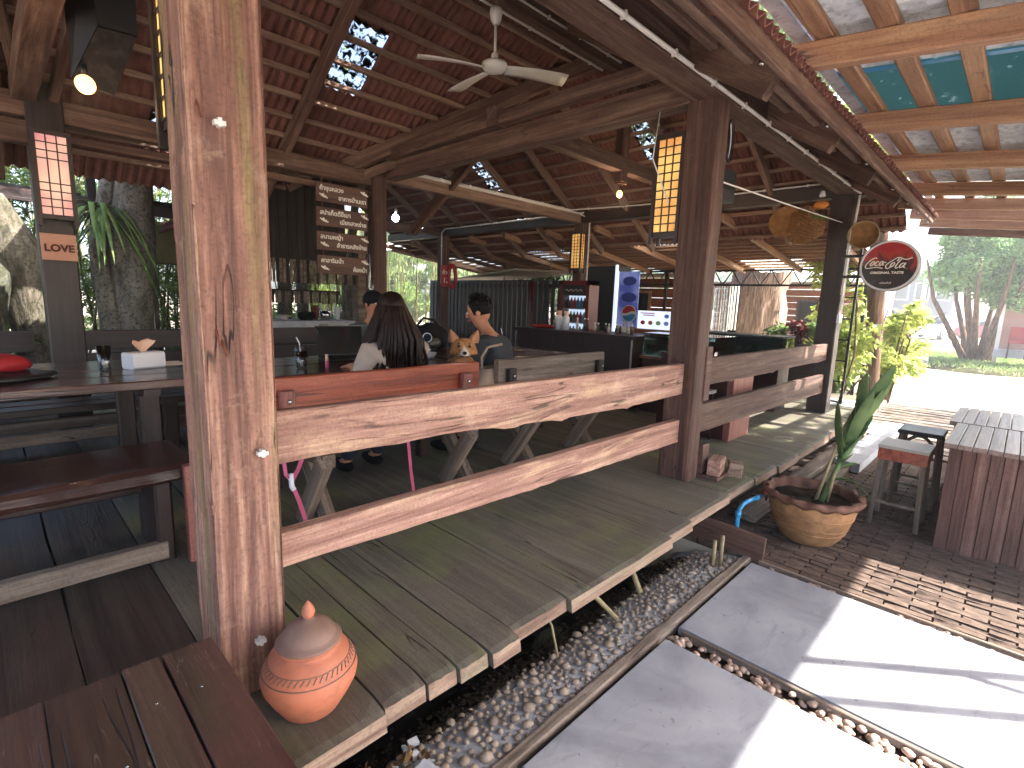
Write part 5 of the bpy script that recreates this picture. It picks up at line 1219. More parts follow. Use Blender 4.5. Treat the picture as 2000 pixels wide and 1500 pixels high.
# round cola sign
CX, CY, CZ, CR = 6.98, 1.145, 2.105, .275
def colam():
    t = NT('cola_face'); tc = t.new('TexCoord'); sp = t.new('SeparateXYZ'); t.link(tc.outputs['Object'], sp.inputs[0])
    f = t.noise(tc.outputs['Object'], 7, 4, .6, 1.0); ad = t.new('Math', operation='MULTIPLY_ADD'); t.link(sp.outputs[1], ad.inputs[0]); ad.inputs[1].default_value = 1.6; t.link(f, ad.inputs[2])
    t.done(t.ramp(ad.outputs[0], [(.42, '1c0f16'), (.55, '4a1420'), (.68, 'a8301c'), (.78, 'a01020'), (.95, 'b01024')]), .25, .5); MAT['cola_face'] = t.m
colam()
t_ = thing('round_sign', 'round red and black drink sign with white script lettering', 'sign', (CX, CY, CZ)); F = face((CX, CY, CZ), (0, -1, 0), (0, 0, 1))
obj('casing', MB(True).lathe([(0, -.12), (CR - .01, -.12), (CR, -.11), (CR, -.005), (CR - .004, 0)], 48), 'black', t_, F); obj('rim', MB(True).lathe([(CR - .004, 0), (CR - .01, .004), (CR - .026, .004), (CR - .026, 0)], 48), 'white_plastic', t_, F); obj('face_plate', MB(True).lathe([(0, .001), (CR - .024, .001)], 48), 'cola_face', t_, F)
S = [[(650, 775), (640, 755), (590, 760), (500, 820), (420, 900), (390, 980), (420, 1020), (500, 1020), (620, 1000), (720, 1000), (830, 1025)],
     [(575, 845), (520, 900), (510, 940), (550, 950), (600, 900), (615, 855), (575, 845)], [(720, 855), (680, 850), (630, 910), (640, 950), (705, 935)],
     [(830, 850), (780, 850), (735, 910), (745, 950), (790, 930), (840, 850), (815, 930), (860, 940)], [(855, 880), (905, 872)],
     [(1160, 850), (1200, 800), (1200, 770), (1150, 765), (1050, 830), (950, 900), (900, 970), (930, 1030), (1000, 1010), (1060, 960)], [(1150, 765), (1230, 755), (1330, 800), (1420, 800), (1520, 760)],
     [(1070, 880), (1015, 950), (1030, 990), (1090, 955), (1115, 890), (1070, 880)], [(1270, 790), (1200, 880), (1140, 990), (1165, 1025), (1210, 1000)],
     [(1370, 900), (1300, 905), (1240, 970), (1250, 1015), (1310, 985), (1385, 895), (1335, 990), (1375, 1015)], [(1420, 1035), (1426, 1038)]]
lt_ = MB(True)
for s_ in S:
    pts = [((u - 975) / 750 * CR, -(v - 960) / 660 * CR, .004) for u, v in s_]; q = []
    for i in range(len(pts) - 1):
        for w in (0, .34, .67):
            p0, p1, p2, p3 = [Vector(pts[max(0, min(len(pts) - 1, i + d))]) for d in (-1, 0, 1, 2)]
            q.append(.5 * ((2 * p1) + (-p0 + p2) * w + (2 * p0 - 5 * p1 + 4 * p2 - p3) * w * w + (-p0 + 3 * p1 - 3 * p2 + p3) * w ** 3))
    q.append(Vector(pts[-1])); lt_.tube(q, .0058, 6)
obj('script_lettering', lt_, 'letter_white', t_, F); text('lettering', 'ORIGINAL TASTE', .034, 'letter_white', t_, F @ Matrix.Translation((-.01, -.075, .003)), .001, 0, .0012, sx=1.15); text('lettering', 'อร่อยซ่าส์', .028, 'letter_white', t_, F @ Matrix.Translation((-.01, -.185, .003)), .001)
obj('bracket', MB().box((CX + .02, CY + .2, CZ + .1), (CX + .06, 1.62, CZ + .13)).box((CX + .02, CY + .2, CZ - .13), (CX + .06, 1.62, CZ - .10)), 'black_metal', t_)
# woven fish baskets
def basket(label, c, r, L, d, mat='basket'):
    t_ = thing('woven_basket', label, 'basket', c); d = Vector(d).normalized(); F = frame(c, d); g = MB(True); N = 26
    pr = [(.0, .62), (.12, .9), (.3, 1.0), (.55, .93), (.8, .7), (1, .35)]
    for k in range(N):
        a = 2 * math.pi * k / N; g.tube([F @ Vector((L * u, r * q * math.cos(a + u), r * q * math.sin(a + u))) for u, q in pr], .005, 4, False)
    obj('stake', g, mat, t_); h = MB(True)
    for u in np.linspace(0, 1, 16):
        q = np.interp(u, [p[0] for p in pr], [p[1] for p in pr]); h.tube([F @ Vector((L * u, r * q * math.cos(2 * math.pi * k / 20), r * q * math.sin(2 * math.pi * k / 20))) for k in range(21)], .0045, 4, False)
    obj('weave', h, mat, t_); return t_
basket('large round woven basket hanging beside the far front post', (6.7, 2.12, 2.56), .19, .36, (.25, -.95, -.1)); 
t_ = thing('winnowing_tray', 'shallow woven tray hanging left of the round sign', 'tray', (7.2, 1.46, 2.47)); F = face((7.16, 1.46, 2.47), (.25, -1, 0), (0, 0, 1))
obj('weave', MB(True).lathe([(0, -.05), (.08, -.045), (.13, -.02), (.15, .01)], 36), 'basket', t_, F); obj('rim', MB(True).tube([(.15 * math.cos(2 * math.pi * k / 30), .15 * math.sin(2 * math.pi * k / 30), .01) for k in range(31)], .009, 6, False), 'bamboo_tan', t_, F)
t_ = thing('winnowing_tray', 'round flat woven tray hung in front of the large basket', 'tray', (6.66, 2.12, 2.62)); F = face((6.62, 2.14, 2.60), (0, -1, 0), (.15, 0, 1))
obj('weave', MB(True).lathe([(0, -.03), (.1, -.025), (.17, .01)], 36), 'basket', t_, F); obj('rim', MB(True).tube([(.17 * math.cos(2 * math.pi * k / 30), .17 * math.sin(2 * math.pi * k / 30), .01) for k in range(31)], .009, 6, False), 'basket', t_, F)
t_ = thing('banana_bunch', 'small bunch of green bananas on the woven basket', 'bananas', (6.68, 1.9, 2.66))
for k in range(6): obj('banana', MB(True).tube([(6.66 + .015 * k, 1.86 - .02 * k, 2.68), (6.65 + .015 * k, 1.85 - .02 * k, 2.64), (6.67 + .015 * k, 1.85 - .02 * k, 2.60)], [.006, .014, .004], 8), 'banana', t_)
t_ = thing('bird_ornament', 'small orange hanging ornament above the woven basket', 'ornament', (6.9, 1.9, 2.9)); obj('body', MB(True).sphere((6.9, 1.86, 2.80), (.05, .08, .045)), 'fabric_orange', t_); obj('bell', MB(True).lathe([(0, .06), (.02, .05), (.035, .0), (.03, -.01)], 12), 'white_plastic', t_, Matrix.Translation((6.9, 1.86, 2.90))); obj('string', MB(True).tube([(6.9, 1.86, 2.84), (6.9, 1.86, 3.1)], .003, 4), 'black', t_)
# equipment on second post
t_ = thing('wall_speaker', 'black wall speaker on the right side of the second post', 'speaker', (3.95, 1.72, 2.5)); obj('cabinet', MB().box((3.86, 1.70, 2.38), (4.08, 1.9, 2.60)), 'black', t_); obj('side_panel', MB().box((4.08, 1.71, 2.385), (4.09, 1.89, 2.595)), 'grey_plate', t_); obj('bracket', MB().bar((3.58, 1.75, 2.5), (3.87, 1.78, 2.5), .03), 'black_metal', t_)
t_ = thing('cable_coil', 'coiled cable hanging high on the second post', 'cable', (3.7, 1.66, 2.7))
for k in range(6): obj('loop', MB(True).tube([(3.66 + .05 * math.cos(a) + .006 * k, 1.64 - .008 * k, 2.72 + (.11 + .006 * k) * math.sin(a)) for a in np.linspace(0, 2 * math.pi, 25)], .004, 5, False), 'white_plastic' if k % 3 == 0 else 'black', t_)
for pts in ([(3.60, 1.62, 2.93), (3.61, 1.6, 2.7), (3.6, 1.6, 2.4), (3.62, 1.6, 2.3), (3.605, 1.61, 2.05)], [(3.63, 1.65, 2.93), (3.63, 1.63, 2.6), (3.66, 1.6, 2.35), (3.61, 1.61, 2.2)]): conduit(pts, .004, clips=False, name='cable', mat='black')
conduit([(3.42, 2.0, 2.92), (3.37, 2.0, 2.6), (3.42, 1.88, 2.3)], .005, clips=False, name='cable')
t_ = thing('red_notice', 'red notice with white figures on the far kitchen post', 'sign', (7.3, 9.27, 2.08)); obj('panel', MB().box((7.14, 9.25, 1.84), (7.36, 9.275, 2.30)), 'notice_red', t_); obj('rim', MB(True).tube([(7.42 + .1 * math.cos(a), 9.24, 2.07 + .24 * math.sin(a)) for a in np.linspace(0, 2 * math.pi, 20)], .05, 5, False), 'notice_red', t_)
text('lettering', 'ห้าม', .12, 'letter_white', t_, face((7.25, 9.245, 2.14), (1, 0, 0), (0, 0, 1)), .002, 0, .003); text('lettering', '12', .16, 'letter_white', t_, face((7.25, 9.245, 1.97), (1, 0, 0), (0, 0, 1)), .002, 0, .003)
t_ = thing('red_tag', 'narrow pink tag with red marks hanging left of the second post', 'sign', (5.5, 2.6, 2.2)); obj('strip', MB().box((5.0, 2.44, 2.0), (5.01, 2.51, 2.26)), 'sign_pink', t_); obj('mark', MB().box((4.997, 2.455, 2.03), (5.0, 2.495, 2.06)).box((4.997, 2.455, 2.09), (5.0, 2.495, 2.23)), 'red_plastic', t_)
# pedestal behind rail, chair
t_ = thing('pedestal', 'reddish plywood pedestal panel standing behind the far rail', 'pedestal', (5.0, 1.85, DZ)); obj('panel', MB().box((4.82, 1.84, DZ), (5.30, 1.90, 1.13)), 'red_wood_z', t_); obj('side_panel', MB().box((4.82, 1.90, DZ), (4.86, 2.6, 1.13)), 'maroon', t_); obj('shelf', MB().box((4.86, 1.9, .7), (5.3, 2.6, .73)), 'maroon', t_)
t_ = thing('metal_chair', 'steel framed chair half hidden behind the second post', 'chair', (4.55, 2.05, DZ))
obj('seat', MB().box((4.42, 1.98, .80), (4.78, 2.32, .83)), 'grey_plate', t_); obj('backrest', MB().box((4.40, 1.98, 1.0), (4.43, 2.32, 1.16)), 'maroon', t_)
for x, y in ((4.44, 2.0), (4.76, 2.0), (4.44, 2.3), (4.76, 2.3)): obj('leg', MB(True).tube([(x, y, DZ), (x, y, .8 if x > 4.5 else 1.15)], .011, 8), 'steel', t_)
# ================================================================ COUNTER, KITCHEN, BACKGROUND
t_ = thing('bar_counter', 'long dark maroon service counter below the fridge', 'counter', (5.6, 4.2, DZ))
for k in range(8): obj('front_panel', MB().box((5.30, 3.26 + k * .23, DZ), (5.33, 3.26 + (k + 1) * .23 - .004, 1.18)), 'counter_dark', t_)
obj('worktop', MB().box((5.26, 3.22, 1.18), (5.95, 5.15, 1.225)), 'counter_dark', t_); obj('end_panel', MB().box((5.33, 3.24, DZ), (5.9, 3.27, 1.18)), 'maroon', t_); obj('corner_strip', MB().box((5.29, 3.235, DZ), (5.305, 3.25, 1.18)), 'grey_plate', t_)
t_ = thing('glass_case', 'glass display case on a dark red base right of the counter', 'display case', (6.4, 3.2, DZ)); obj('base', MB().box((5.42, 2.3, DZ), (6.0, 3.16, .98)), 'maroon', t_); obj('worktop', MB().box((5.38, 2.28, .98), (6.0, 3.18, 1.01)), 'red_wood', t_)
for b in (((5.40, 2.3, 1.01), (5.406, 3.15, 1.27)), ((5.40, 3.145, 1.01), (5.98, 3.15, 1.27)), ((5.40, 2.3, 1.01), (5.98, 2.306, 1.27)), ((5.40, 2.3, 1.27), (5.98, 3.15, 1.276))): obj('glass_pane', MB().box(*b), 'glass_green', t_)
for k in range(5): lump('plate', (5.7, 2.45 + .15 * k, 1.04), (.06, .05, .02), ['white_plastic', 'paper', 'tissue'][k % 3], t_, k)
t_ = thing('black_counter', 'black glass topped counter beside the far post', 'counter', (6.9, 2.4, DZ)); obj('body', MB().box((6.7, 2.05, DZ), (7.1, 3.4, 1.05)), 'counter_dark', t_); obj('glass_front', MB().box((6.66, 2.03, 1.05), (6.68, 3.42, 1.25)), 'glass_dark', t_); obj('worktop', MB().box((6.64, 2.02, 1.25), (7.12, 3.44, 1.27)), 'black', t_); obj('side_glass', MB().box((6.68, 2.02, 1.05), (7.1, 2.03, 1.25)), 'glass', t_)
t_ = thing('fruit_menu_sign', 'white menu sign with rows of coloured fruit pictures', 'sign', (5.9, 3.3, 1.4)); obj('panel', MB().box((5.98, 2.8, 1.29), (6.0, 3.60, 1.52)), 'screen_white', t_)
for j in range(2):
    for k in range(7): 
        if j == 0 and k < 3: continue
        obj('fruit_picture', MB(True).sphere((5.978, 3.52 - .11 * k, 1.46 - .09 * j), (.003, .035, .028), 10, 6), ['red_plastic', 'fabric_orange', 'leaf_green', 'banner_blue', 'leaf_yellow', 'bag_red', 'tissue'][k], t_)
for z in (1.49, 1.465): obj('print_line', MB().box((5.976, 3.36, z - .006), (5.979, 3.56 if z > 1.48 else 3.52, z + .006)), 'red_plastic', t_)
# drinks fridge
t_ = thing('drinks_fridge', 'red framed drinks fridge with lit shelves behind the counter', 'fridge', (6.6, 5.1, DZ)); fx, y0, y1 = 6.50, 4.78, 5.36
obj('cabinet', MB().box((fx + .02, y0, DZ), (fx + .25, y0 + .04, 1.93)).box((fx + .02, y1 - .04, DZ), (fx + .25, y1, 1.93)).box((fx + .02, y0, 1.86), (fx + .25, y1, 1.93)).box((fx + .22, y0 + .04, DZ), (fx + .25, y1 - .04, 1.86)), 'fridge_red', t_); obj('back_liner', MB().box((fx + .20, y0 + .04, DZ + .2), (fx + .218, y1 - .04, 1.70)), 'fridge_light', t_)
obj('door_frame', MB().box((fx, y0, DZ), (fx + .02, y0 + .06, 1.93)).box((fx, y1 - .06, DZ), (fx + .02, y1, 1.93)).box((fx, y0, 1.86), (fx + .02, y1, 1.93)), 'fridge_red', t_); obj('header', MB().box((fx - .002, y0 + .06, 1.70), (fx + .018, y1 - .06, 1.86)), 'black', t_); obj('header_print', MB(True).tube([(fx - .004, y1 - .12 - .03 * q, 1.78 + .018 * math.sin(q * 2.1)) for q in range(12)], .006, 6), 'grey_plate', t_)
for j, z in enumerate((1.05, 1.28, 1.50)):
    obj('shelf', MB().box((fx + .05, y0 + .05, z - .015), (fx + .19, y1 - .05, z)), 'white_plastic', t_)
    for k in range(8): obj('bottle', MB(True).lathe([(0, 0), (.028, 0), (.028, .11), (.012, .15), (.012, .17), (0, .17)], 8), ['red_plastic', 'black', 'counter_dark', 'blue_pipe'][(j * 3 + k // 2) % 4], t_, Matrix.Translation((fx + .12, y0 + .1 + k * .065, z)))
obj('glass_door', MB().box((fx + .006, y0 + .06, DZ + .1), (fx + .012, y1 - .06, 1.70)), 'glass', t_)
t_ = thing('dark_cabinet', 'tall dark glass cabinet between the fridge and the blue banner', 'cabinet', (8.2, 5.6, DZ)); obj('body', MB().box((8.5, 5.65, DZ), (9.0, 6.45, 2.3)), 'black', t_); obj('frame', MB().box((8.47, 5.60, DZ), (8.5, 5.65, 2.32)), 'screen_white', t_)
# blue drink banner
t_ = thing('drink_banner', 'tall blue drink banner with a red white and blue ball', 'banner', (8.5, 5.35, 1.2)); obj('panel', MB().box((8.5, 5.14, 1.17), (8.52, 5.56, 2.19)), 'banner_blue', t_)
M = face((8.497, 5.31, 1.42), (0, -1, 0), (0, 0, 1))
obj('ball', MB(True).lathe([(0, .002), (.16, .002)], 32), 'white_plastic', t_, M); g = MB()
for nm, lo, hi, mt, off in (('red_wave', .02, 1, 'red_plastic', .012), ('blue_wave', -1, -.02, 'blue_pipe', -.012)):
    vs = []
    for i in range(25):
        x = -.145 + .29 * i / 24; e = math.sqrt(max(0, .145 ** 2 - x * x)); w = .022 * math.sin(x * 18) + off * 2
        a, b = (max(-e, min(e, w)), e) if lo > 0 else (-e, max(-e, min(e, w)))
        vs += [(x, a, .004), (x, b, .004)]
    obj(nm, mesh(nm, vs, [(2 * i, 2 * i + 2, 2 * i + 3, 2 * i + 1) for i in range(24)]), mt, t_, M)
text('lettering', 'PEPSI', .11, 'letter_white', t_, face((8.496, 5.33, 1.22), (0, -1, 0), (0, 0, 1)), .001, 0, .002)
for z, r in ((1.72, .17), (2.02, .15)): obj('cap_print', MB(True).sphere((8.499, 5.34, z), (.003, r, r * .55), 20, 8), 'print_blue', t_)
obj('edge_light', MB().box((8.48, 5.59, 1.1), (8.52, 5.63, 2.2)), 'lamp_white' if 0 else 'screen_white', t_)
# bottles on counter
for k in range(11):
    y = 3.45 + k * .085; t_ = thing('bottle', 'small sauce or drink bottle in the row on the dark counter', 'bottle', (5.6, y, 1.225), group='bottles on the service counter'); h = .10 + .05 * (k > 7)
    obj('glass_body', MB(True).lathe([(0, 0), (.02, 0), (.02, h * .6), (.009, h * .8), (.009, h), (0, h)], 10), ['bark_grey', 'paper', 'counter_dark'][k % 3], t_, Matrix.Translation((5.62 + .05 * (k % 2), y, 1.226))); obj('cap', MB(True).lathe([(.011, h), (.011, h + .015), (0, h + .015)], 8), 'white_plastic', t_, Matrix.Translation((5.62 + .05 * (k % 2), y, 1.226)))
for k, (y, lb) in enumerate(((4.52, 'white dispenser bottle with a cap left of the fridge'), (4.40, 'second white dispenser bottle nearest the fridge'))):
    t_ = thing('dispenser', lb, 'bottle', (5.5, y, 1.225)); obj('bottle_body', MB(True).lathe([(0, 0), (.045, 0), (.045, .16), (.03, .19), (0, .19)], 14), 'white_plastic', t_, Matrix.Translation((5.5, y, 1.226))); obj('cap', MB(True).lathe([(.03, .19), (.035, .25), (0, .25)], 10), 'tissue', t_, Matrix.Translation((5.5, y, 1.226)))
lump('tray', (5.5, 4.8, 1.25), (.14, .2, .03), 'bag_red', thing('red_tray', 'red tray of cups on the left end of the counter', 'tray', (5.5, 4.8, 1.225)), 4)
# slatted fence & red pipe, back roof
t_ = thing('slat_fence', 'dark vertical slat fence behind the seated man', 'fence', (9, 7, 0))
A, B = Vector((8.0, 6.3, 0)), Vector((8.6, 11.5, 0))
for k in range(32):
    p = A.lerp(B, k / 31); post('slat', p.x - .02, p.x + .02, p.y - .035, p.y + .035, .3, 2.0, 'dark_wood_z', t_)
for z in (.7, 1.9): obj('fence_rail', MB().bar(A + Vector((.035, 0, z)), B + Vector((.035, 0, z)), .03, .06), 'dark_wood', t_)
t_ = thing('red_pipe', 'dark red standpipe beside the slat fence', 'pipe', (7.9, 7.2, 0)); obj('pipe', MB(True).tube([(7.9, 7.25, .3), (7.9, 7.25, 1.98)], .04, 10), 'fridge_red', t_); obj('valve', MB(True).tube([(7.9, 7.25, 1.75), (7.85, 7.2, 1.75)], .03, 8), 'fridge_red', t_)
t_ = thing('shed_roof', 'low grey shed roof behind the kitchen post', 'shed', (10, 10, 0)); obj('roof', MB().bar((8.8, 7.6, 2.25), (11.5, 13.5, 2.15), 1.6, .04), 'roof_grey', t_); obj('wall', MB().box((9.6, 8.3, 0), (9.7, 13, 2.1)), 'house_grey', t_)
# kitchen hood and counter
t_ = thing('kitchen_hood', 'dark plank kitchen hood with slatted fringes at the back left', 'hood', (3.2, 7, 1.8))
for k in range(13): obj('hood_board', MB().box((2.2 + k * .115, 7.0 + .004 * (k % 2), 2.04), (2.2 + k * .115 + .11, 7.03 + .004 * (k % 2), 2.98)), 'hood_wood', t_)
obj('hood_top', MB().box((2.2, 7.03, 2.1), (3.7, 9.0, 2.95)), 'black_matte', t_)
for r_, (z0, z1, yy) in enumerate(((1.72, 2.03, 6.97), (1.44, 1.62, 7.5))):
    for k in range(34):
        x = 2.3 + .045 * k; obj('fringe_slat', MB().box((x, yy, z0 + .02 * random.random()), (x + .034, yy + .012, z1)), 'weather_wood' if k % 3 else 'hood_wood', t_)
    obj('fringe_rail', MB().box((2.25, yy + .012, z1 - .04), (3.85, yy + .05, z1 + .02)), 'hood_wood', t_)
t_ = thing('kitchen_counter', 'pale concrete kitchen counter under the fringed hood', 'counter', (3.3, 7.8, DZ)); obj('top', MB().box((2.2, 7.5, 1.10), (4.1, 8.2, 1.19)), 'concrete', t_); obj('base', MB().box((2.25, 7.6, DZ), (4.05, 8.15, 1.10)), 'hood_wood', t_)
for x, r, h, mt, lb in ((3.45, .13, .12, 'black_matte', 'black wok bowl'), (3.75, .09, .14, 'chrome', 'steel pot'), (3.95, .05, .2, 'white_plastic', 'white tall jar'), (3.1, .08, .08, 'grey_plate', 'grey basin'), (3.6, .04, .22, 'rust', 'brown bottle')):
    t_ = thing('kitchen_' + ('pot' if r > .06 else 'jar'), lb + ' on the kitchen counter', 'pot' if r > .06 else 'jar', (x, 7.8, 1.19)); obj('vessel', MB(True).lathe([(0, 0), (r * .7, 0), (r, h * .5), (r * .9, h), (r * .8, h), (r * .8, h * .5), (0, .02)], 20), mt, t_, Matrix.Translation((x, 7.8, 1.19))); obj('handle', MB(True).tube([(x + r * .9, 7.8, 1.19 + h * .7), (x + r * 1.5, 7.78, 1.19 + h * .8)], .01, 6), mt, t_)
post('kitchen_post_tmp', 4.1, 4.35, 7.4, 7.6, .3, 2.3, 'bark_grey' if 0 else 'weather_wood', pv).name = 'post'
t_ = thing('water_tube', 'clear hanging plastic tube beside the menu boards', 'tube', (3.15, 5.36, 1.6)); obj('pipe', MB(True).tube([(3.12, 5.36, 2.8), (3.12, 5.36, 1.68), (3.135, 5.36, 1.64), (3.15, 5.36, 1.68), (3.15, 5.36, 1.8)], .014, 8), 'glass', t_)

# ---- garden on the left
def trunk(name, label, pts, rs, mat, cat='tree', grp=None, crown=None, leafmat='leaf_green', n=3000, ls=.12, flute=0):
    t_ = thing(name, label, cat, pts[0], group=grp); P = [Vector(p) for p in pts]; Q = []; RR = []
    for i in range(len(P) - 1):
        for w in np.linspace(0, 1, 5)[:-1]: Q.append(P[i].lerp(P[i + 1], w)); RR.append(rs[i] + (rs[i + 1] - rs[i]) * w)
    Q.append(P[-1]); RR.append(rs[-1]); mb = MB(True).tube(Q, RR, 28)
    c = [Q[min(len(Q) - 1, i // 28)] for i in range(len(mb.v))]
    nv = []
    for i, v in enumerate(mb.v):
        v = Vector(v); d = v - c[i]; a = math.atan2(d.y, d.x); k = 1 + .14 * noise.noise(Vector((math.cos(a) * 1.5, math.sin(a) * 1.5, v.z * .9))) + .05 * noise.noise(v * 9) + flute * max(0, math.sin(a * 9 + v.z * .6 + 2 * noise.noise(Vector((v.z, 0, 0))))) ** 2
        nv.append(tuple(c[i] + d * k))
    mb.v = nv; obj('trunk', mb, mat, t_)
    if crown: leaves('crown', leafmat, t_, n, blobs(crown), ls, .35)
    return t_
def limbs(t_, p, n, L, r, mat='bark_brown', spread=.8, up=.8):
    for k in range(n):
        a = 2 * math.pi * k / n + random.random(); d = Vector((math.cos(a) * spread, math.sin(a) * spread, up)); p = Vector(p)
        obj('limb', MB(True).tube([p, p + d * L * .4 + Vector((0, 0, .1)), p + d * L * .8, p + d * L + Vector((random.gauss(0, .2), random.gauss(0, .2), .3))], [r, r * .8, r * .5, r * .25], 8), mat, t_)
random.seed(5)
trunk('tree_trunk', 'thick grey speckled tree trunk behind the polished table', [(1.30, 8.05, -.1), (1.31, 8.05, 1.2), (1.38, 8.0, 2.2), (1.46, 8.0, 3.2), (1.5, 8, 5.0)], [.34, .24, .25, .17, .14], 'bark_grey', crown=clumps((1.5, 8.4, 5.6), (2.6, 2.2, 1.2), 22), n=9000, ls=.16)
trunk('tree_trunk', 'slim trunk growing against the left side of the thick grey trunk', [(1.06, 7.95, -.1), (1.08, 7.95, 1.2), (1.02, 7.98, 2.0), (1.2, 8.0, 2.9)], [.14, .10, .09, .08], 'bark_grey')
trunk('dead_stump', 'pale gnarled driftwood trunk with moss at the far left', [(.36, 7.9, -.1), (.40, 7.9, .9), (.36, 7.85, 1.5), (.28, 7.8, 1.95), (.16, 7.8, 2.5)], [.26, .17, .22, .24, .1], 'driftwood', 'tree stump')
trunk('mossy_rock', 'mossy grey rock mass at the left edge', [(-.15, 7.6, 0), (-.2, 7.6, .9), (-.1, 7.6, 1.7), (-.2, 7.6, 2.2)], [.5, .32, .36, .14], 'rock', 'rock')
def cover(name, mat, n, bl, size, wid, lb, cat, droop=.3, up=.2):
    o = leaves(name, mat, None, n, blobs(bl), size, wid, droop, updir=up); meta(o, lb, cat); return o
cover('moss_clump', 'moss', 900, [(-.12, 7.35, 2.0, .22, .1, .22), (-.15, 7.3, 1.3, .2, .1, .15), (.15, 7.5, .98, .3, .15, .07)], .05, .4, 'green moss growing on the rock at the left edge', 'moss')
# staghorn / bird nest fern on trunk
t_ = thing('nest_fern', 'large pale green fern hanging high on the grey trunk', 'fern', (1.08, 7.75, 2.45))
for k in range(46):
    a = R(140 + 260 * random.random()); L_ = random.uniform(.45, .75); d = Vector((math.cos(a), math.sin(a) * .7, random.uniform(-.1, 1.1))); blade((1.08 + random.gauss(0, .07), 7.75, 2.42 + random.gauss(0, .05)), d, L_, .055, random.uniform(.8, 1.9), (0, 0, 1), 'fern', 6)
# bamboo and shrubs behind
def grove(label, x0, x1, y0, y1, h, n, nl_, mat='bamboo_leaf', cat='bamboo'):
    t_ = thing('bamboo_clump' if cat == 'bamboo' else 'shrub', label, cat, ((x0 + x1) / 2, (y0 + y1) / 2, 0)); g = MB(True)
    for k in range(n):
        x, y = random.uniform(x0, x1), random.uniform(y0, y1); d = Vector((random.gauss(0, .12), random.gauss(0, .12), 1)); g.tube([(x, y, 0), Vector((x, y, 0)) + d * h * .5, Vector((x, y, 0)) + d * h + Vector((.2, 0, 0))], [.02, .017, .008], 6)
    obj('cane', g, 'cane', t_, kind='stuff')
    bl = [(random.uniform(x0, x1), random.uniform(y0, y1), random.uniform(.4, h), random.uniform(.3, .6), random.uniform(.3, .6), random.uniform(.2, .5)) for _ in range(30)]
    leaves('foliage', mat, t_, nl_, blobs(bl), .17, .16, .3); return t_
grove('sunlit bamboo thicket behind the driftwood trunk', -2.2, 1.0, 9.6, 11.2, 3.6, 40, 12000)
grove('bright bamboo thicket between the grey trunk and the front post', 1.3, 3.4, 10.2, 12, 3.4, 34, 11000)
grove('dense dark bamboo behind the kitchen', 3.4, 7.4, 12.8, 14.5, 4.0, 60, 15000)
grove('sunlit pandan-like thicket beyond the shed roof', 7.6, 15, 15.5, 19, 5.2, 70, 20000, 'leaf_green', 'thicket')
grove('far bamboo screen filling the left background', -9, 2.5, 13.5, 17, 6.0, 90, 26000)
grove('dark leafy hedge behind the slat fence', 10, 13.5, 7.6, 12, 3.2, 30, 12000, 'leaf_dark', 'hedge')
cover('shrub', 'leaf_dark', 3500, clumps((-2.4, 8.2, .9), (1.6, .7, .8), 12), .16, .35, 'dark broad leaved shrub beyond the low board wall at far left', 'shrub')
cover('shrub', 'leaf_green', 2500, clumps((2.2, 8.8, .7), (.9, .5, .6), 10), .15, .35, 'mid green shrub below the sunlit bamboo', 'shrub')
for k, (x, y, h) in enumerate(((4.4, 11.0, 4), (5.2, 11.8, 4.5), (5.9, 11.2, 4), (6.6, 12.0, 4.2), (8.4, 13.8, 4.5))):
    trunk('tree_trunk', ['slender pale trunk left of the man in grey', 'leaning pale trunk behind the woman', 'pale trunk in the middle of the kitchen gap', 'thin trunk beside the kitchen post', 'trunk rising behind the shed roof'][k], [(x, y, 0), (x + random.gauss(0, .1), y, h * .5), (x + random.gauss(0, .3), y, h)], [.15, .12, .08], 'bark_grey', grp='slender garden trunks', crown=clumps((x, y, h + .6), (1.3, 1.1, .7), 8), n=2200, ls=.18)
t_ = thing('garden_awning', 'faded olive awning beyond the low wall', 'awning', (2.1, 7.8, 2)); obj('cloth', MB().bar((1.6, 8.6, 2.2), (3.2, 8.6, 2.15), .05, .5), 'olive_cloth', t_); obj('pole', MB().bar((1.62, 8.6, 1.95), (3.2, 8.6, 1.9), .04), 'dark_wood', t_); obj('upright', MB().box((1.66, 8.58, 0), (1.72, 8.64, 2.5)), 'dark_wood_z', t_)
t_ = thing('far_shed', 'dark low shed roof line beyond the left garden', 'shed', (-3, 9, 0)); obj('roof', MB().bar((-6, 9.3, 2.75), (1.0, 9.3, 2.72), 1.2, .05).bar((1.6, 9.3, 2.75), (3.3, 9.3, 2.72), 1.2, .05), 'black_matte', t_); obj('eave_board', MB().bar((-6, 8.68, 2.68), (3.2, 8.68, 2.62), .04, .14), 'dark_wood', t_)
for x in (-2.2, .0, 2.9): obj('upright', MB().box((x, 9.0, 0), (x + .1, 9.1, 2.7)), 'dark_wood_z', t_)

